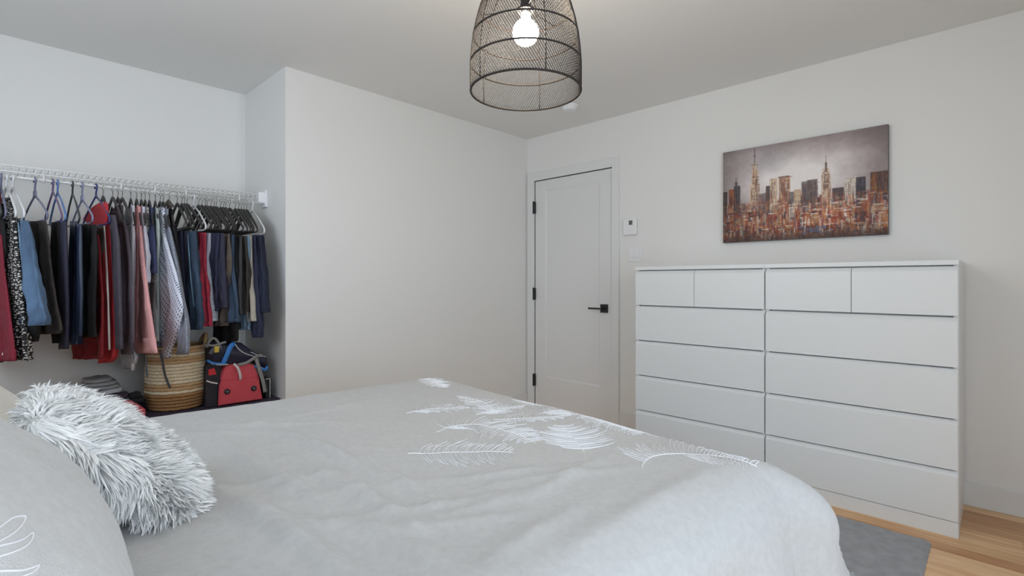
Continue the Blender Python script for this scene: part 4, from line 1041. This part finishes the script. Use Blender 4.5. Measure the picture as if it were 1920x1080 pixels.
# red duffel bag
DB = empty('duffel_bag', (1.10, 3.36, ZB2)); tag(DB, 'red and black duffel bag with two round feet on its end panel', 'bag')
M_red = mat('red_nylon', srgb(204, 76, 86), .7, .5, 120, .08, 40); M_dk = mat('black_nylon', srgb(34, 28, 36), .7, .4, 150, .2, 20); M_rib = mat('red_ripstop', srgb(198, 72, 82), .75, .4, 90, .06, 60, stretch=(6, 1, .3))
def DBP(o):
    o.matrix_parent_inverse = Matrix.Translation(-DB.location); return o
fy = 3.20     # plane of the end panel that faces the room
def px_poly(pts, y): return [on_y(a, b, y) for a, b in pts]
endp = [(410, 762), (411, 735), (412, 722), (416, 712), (440, 712), (462, 710), (482, 706), (488, 716), (492, 740), (494, 766)]
E3 = px_poly(endp, fy)
for p in E3: p.z = max(p.z, ZB2+.001)
cx = sum(p.x for p in E3)/len(E3); cz = sum(p.z for p in E3)/len(E3)
def inset(P, k, dy): return [Vector((cx+(p.x-cx)*k, p.y+dy, max(ZB2, cz+(p.z-cz)*k))) for p in P]
n = len(E3)
L0 = inset(E3, .93, 0); L1 = inset(E3, 1.0, .012); L2 = inset(E3, 1.05, .10); L3 = inset(E3, 1.05, .34); L4 = inset(E3, .95, .40)
def loft(rings, cap0=True, cap1=True):
    V = [p for r_ in rings for p in r_]; f = []
    for k in range(len(rings)-1):
        for i in range(n): f.append((k*n+i, k*n+(i+1) % n, (k+1)*n+(i+1) % n, (k+1)*n+i))
    if cap0: f.append(tuple(range(n-1, -1, -1)))
    if cap1: f.append(tuple((len(rings)-1)*n+i for i in range(n)))
    return MB().add(V, f)
DBP(loft([L0, L1], True, False).build('end_panel', M_rib, DB))
DBP(loft([L1, L2, L3, L4], False, True).build('bag_body', M_dk, DB, smooth=False))
# gathered red top above the panel
top = [(412, 722), (417, 700), (424, 688), (434, 684), (450, 682), (464, 681), (475, 686), (484, 702), (488, 716)]
T3 = px_poly(top, fy+.012); V = []; f = []
for k in range(7):
    for i, p in enumerate(T3):
        q = k/6; V.append((p.x+.004*math.sin(i*2.3+k), p.y+.012*k+(.010*math.sin(i*1.9)+.01*math.sin(i*4.1))*math.sin(q*PI), p.z+.006*math.sin(q*PI)))
for k in range(6):
    for i in range(len(T3)-1): f.append((k*9+i, k*9+i+1, (k+1)*9+i+1, (k+1)*9+i))
f.append(tuple(range(8, -1, -1))); f.append(tuple(54+i for i in range(9)))
DBP(MB().add(V, f).build('gathered_top', M_red, DB, smooth=False))
for a, b in ((425.5, 734), (475.5, 728)):
    c = on_y(a, b, fy); DBP(MB().tube([c+Vector((0, .004, 0)), c+Vector((0, -.007, 0)), c+Vector((0, -.010, 0))], [.0155, .0155, .011], 20).build('round_foot', M_black, DB)); DBP(MB().tube([c+Vector((0, -.009, 0)), c+Vector((0, -.012, 0))], .005, 12).build('rivet', M_gstrap, DB))
ribbon_px('pull_handle', [(438, 682, fy-.006), (446, 690, fy-.012), (450, 702, fy-.012), (451, 712, fy-.004)], 0, mat('pale_webbing', srgb(206, 196, 196), .7), .014, None, None, DB)
ribbon_px('pocket_trim', [(387, 714, 3.225), (396, 717, 3.215), (408, 719, 3.205)], 0, mat('pale_webbing', srgb(206, 196, 196)), .008, None, None, DB)
side = px_poly([(386, 768), (386, 690), (392, 680), (412, 676), (416, 700), (412, 768)], fy+.03)
for p in side: p.z = max(p.z, ZB2+.001)
DBP(MB().add(side+[p+Vector((.02, .28, 0)) for p in side], [tuple(range(5, -1, -1)), tuple(range(6, 12))]+[(i, (i+1) % 6, 6+(i+1) % 6, 6+i) for i in range(6)]).build('side_pocket', M_dk, DB))
sp = px_poly([(391, 693), (391, 704), (406, 702), (402, 690)], fy+.024)
DBP(MB().add(sp+[p+Vector((0, .012, 0)) for p in sp], [(3, 2, 1, 0), (4, 5, 6, 7)]+[(i, (i+1) % 4, 4+(i+1) % 4, 4+i) for i in range(4)]).build('red_patch', mat('bright_red', srgb(196, 44, 50), .7), DB))
# backpack lying on the duffel bag
BP = empty('backpack', on_y(445, 676, 3.33)); tag(BP, 'navy backpack with blue trim and grey straps lying on the duffel bag', 'backpack')
def BPP(o): o.matrix_parent_inverse = Matrix.Translation(-BP.location); return o
ol = [(388, 676), (387, 655), (392, 643), (404, 640), (420, 644), (434, 641), (452, 643), (470, 656), (482, 664), (498, 668), (499, 690), (488, 684), (470, 674), (450, 682), (430, 684), (405, 682)]
O3 = px_poly(ol, 3.27); ocx = sum(p.x for p in O3)/len(O3); ocz = sum(p.z for p in O3)/len(O3); no = len(ol)
rings = []
for k, dy in ((.82, -.055), (.96, -.04), (1.0, .0), (1.0, .14), (.9, .2)):
    rings.append([Vector((ocx+(p.x-ocx)*k, p.y+dy+.018*noise.noise((i*1.7, k*7, 4)), ocz+(p.z-ocz)*k+.012*noise.noise((i*1.3, dy*20, 9)))) for i, p in enumerate(O3)])
V = [p for r_ in rings for p in r_]; f = [(k*no+i, k*no+(i+1) % no, (k+1)*no+(i+1) % no, (k+1)*no+i) for k in range(4) for i in range(no)]+[tuple(range(no-1, -1, -1)), tuple(4*no+i for i in range(no))]
o = BPP(MB().add(V, f).build('pack_body', mat('navy_nylon', srgb(38, 38, 58), .6, .5, 90, .2, 20), BP, smooth=True))
M_bt = mat('blue_trim', srgb(58, 128, 204), .6); M_lt = mat('light_trim', srgb(176, 176, 178), .7)
yq = 3.205
for nm, pts, mm, wd in (('blue_panel', [(441, 643, yq), (432, 650, yq-.012), (426, 664, yq-.014), (419, 680, yq-.006)], M_bt, .026), ('blue_band', [(388, 676, yq+.01), (400, 681, yq-.004), (412, 682, yq-.006), (424, 680, yq-.006)], M_bt, .012), ('grey_band', [(396, 682, yq-.002), (412, 684, yq-.008), (428, 683, yq-.008)], M_lt, .006),
        ('grey_piping', [(440, 644, yq), (447, 654, yq-.012), (458, 662, yq-.01), (476, 668, yq), (486, 669, yq+.01)], M_lt, .006), ('shoulder_strap', [(388, 652, yq+.01), (392, 640, yq-.004), (401, 634, yq-.008), (409, 642, yq-.01), (411, 652, yq-.01)], M_gstrap, .013),
        ('shoulder_strap', [(379, 652, yq+.03), (388, 647, yq), (400, 648, yq-.01), (416, 643, yq-.008), (424, 641, yq)], M_gstrap, .012), ('grey_pocket', [(394, 664, yq-.004), (399, 656, yq-.012), (407, 653, yq-.012), (416, 651, yq-.008)], mat('mid_grey_nylon', srgb(92, 94, 102), .7), .022),
        ('long_strap', [(446, 684, yq-.008), (460, 681, yq-.014), (472, 674, yq-.016), (481, 668, yq-.01), (492, 666, yq+.01)], M_gstrap, .017), ('long_strap', [(480, 672, yq-.012), (487, 695, yq-.014), (493, 715, yq-.012), (497, 735, yq-.008)], M_gstrap, .021),
        ('blue_edge', [(478, 686, yq+.004), (488, 690, yq), (497, 693, yq+.006), (501, 687, yq+.015)], M_bt, .016), ('light_edge', [(470, 660, yq+.01), (484, 666, yq), (498, 669, yq+.006)], M_lt, .005)):
    ribbon_px(nm, pts, 0, mm, wd, None, None, BP, .004)
p = on_y(406, 655, yq-.016); BPP(MB().box(p.x-.012, p.x+.012, p.y-.006, p.y+.004, p.z-.018, p.z+.018, .003).build('buckle', M_buck, BP))
# thin framed board against the closet side wall
fb = empty('framed_board', on_y(506, 742, 3.24)); tag(fb, 'thin black board with white edge between the duffel bag and side wall', 'board')
p0, p1 = on_y(498, 710, 3.235), on_y(507, 750, 3.235)
o = MB().box(p0.x, p1.x, 3.235, 3.50, ZB2, p0.z, .001).build('board', M_black, fb); o.matrix_parent_inverse = Matrix.Translation(-fb.location)
e = MB().box(p1.x-.005, p1.x-.002, 3.231, 3.2352, ZB2, p0.z).box(p0.x, p1.x-.002, 3.231, 3.2352, p0.z-.004, p0.z-.001)
o = e.build('white_edge', M_trim, fb); o.matrix_parent_inverse = Matrix.Translation(-fb.location)
# folded clothes and slippers on the bench
def folded(name, label, cat, px, y, depth, m, layers, seed, slope=.3):
    """soft folded pile whose front outline is given in pixels: (left, right, top row, bottom row)"""
    r = random.Random(seed); l, rr_, tp, bt = px; a, b = on_y(l, bt, y), on_y(rr_, tp, y)
    t = empty(name, ((a.x+b.x)/2, y+depth/2, ZB2)); tag(t, label, cat)
    z0 = max(a.z, ZB2+.001); hh = (b.z-z0)/layers
    for k in range(layers):
        V = []; ns = 36; w_ = (b.x-a.x)/2*(1-.16*k+.04*r.random()); cx_ = (a.x+b.x)/2+r.uniform(-.008, .008); d_ = depth/2*(1-.08*k)
        for j, (sc_, zf) in enumerate(((.86, 0.0), (.98, .22), (1.0, .5), (.97, .8), (.80, .98), (.4, 1.02))):
            for i in range(ns):
                q = 2*PI*i/ns; cc = abs(math.cos(q))**.6*math.copysign(1, math.cos(q)); ss = abs(math.sin(q))**.6*math.copysign(1, math.sin(q))
                n_ = 1+.07*noise.noise((cc*2+seed, ss*2, k*3+j*.4))
                V.append((cx_+w_*sc_*cc*n_, y+depth/2+d_*sc_*ss*n_, z0+hh*k+hh*zf+.25*hh*noise.noise((cc*2.5, ss*2.5, seed+k))*(zf > .3)+slope*hh*cc*.2*zf))
        f = [(j*ns+i, j*ns+(i+1) % ns, (j+1)*ns+(i+1) % ns, (j+1)*ns+i) for j in range(5) for i in range(ns)]+[tuple(range(ns-1, -1, -1)), tuple(5*ns+i for i in range(ns))]
        o = MB().add(V, f).build('fold', m, t, smooth=True); o.matrix_parent_inverse = Matrix.Translation(-t.location)
    return t
folded('folded_sweater', 'crumpled grey sweater lying on top of the pale folded cloth', 'sweater', (152, 229, 708, 737), 3.40, .22, mat('grey_knit', srgb(166, 164, 164), .95, .5, 120, .1, 30), 3, 3)
folded('folded_cloth', 'pale grey folded cloth under the crumpled sweater', 'cloth', (160, 246, 727, 757), 3.38, .26, mat('pale_grey_knit', srgb(192, 192, 194), .95, .5, 120, .08, 30), 2, 4)
folded('folded_garment', 'dark plum folded garment beside the pink slippers', 'clothing', (196, 243, 737, 762), 3.29, .07, mat('plum_knit', srgb(50, 42, 54), .95, .4, 150, .15, 30), 2, 5)
t = folded('rolled_sock', 'black rolled sock with white marks beside the basket', 'sock', (242, 270, 736, 758), 3.30, .06, mat('black_knit', srgb(24, 24, 28), .95, .4, 150), 2, 6)
def slipper(label, px, y, seed, m):
    l, r_, tp, bt = px; a, b = on_y(l, bt, y), on_y(r_, tp, y); z0 = ZB2+.001
    t = empty('slipper', ((a.x+b.x)/2, y, z0)); tag(t, label, 'slipper', 'pink slippers')
    V = []; ns = 20; L = b.x-a.x; st_ = []
    for k in range(13):
        q = k/12; wv = .036*math.sin(min(1, q*1.15+.12)*PI*.92+.1)**.5 if q < .97 else .012; hh = (b.z-z0)*(.55+.45*math.sin(q*PI*.9+.3))
        for i in range(ns):
            an = 2*PI*i/ns; V.append((a.x+L*q, y+wv*math.cos(an), z0+hh*(.5+.5*math.sin(an))))
    f = [(k*ns+i, k*ns+(i+1) % ns, (k+1)*ns+(i+1) % ns, (k+1)*ns+i) for k in range(12) for i in range(ns)]+[tuple(range(ns-1, -1, -1)), tuple(12*ns+i for i in range(ns))]
    o = MB().add(V, f).build('upper', m, t, smooth=True); o.matrix_parent_inverse = Matrix.Translation(-t.location)
    c = MB()
    pts = [(a.x+L*(.30+.26*math.cos(2*PI*i/16)), y+.020*math.sin(2*PI*i/16), b.z-.004-.008*math.cos(2*PI*i/16)) for i in range(16)]
    o = c.tube(pts, .006, 8, closed=True).build('cuff', m, t, smooth=True); o.matrix_parent_inverse = Matrix.Translation(-t.location)
slipper('light pink soft slipper on the dark bench cloth', (218, 262, 746, 766), 3.31, 1, mat('pink_felt', srgb(212, 120, 130), .95, .3, 150))
slipper('deep coral slipper lying in front of the light pink one', (236, 272, 755, 772), 3.235, 2, mat('coral_felt', srgb(206, 84, 94), .95, .3, 150))
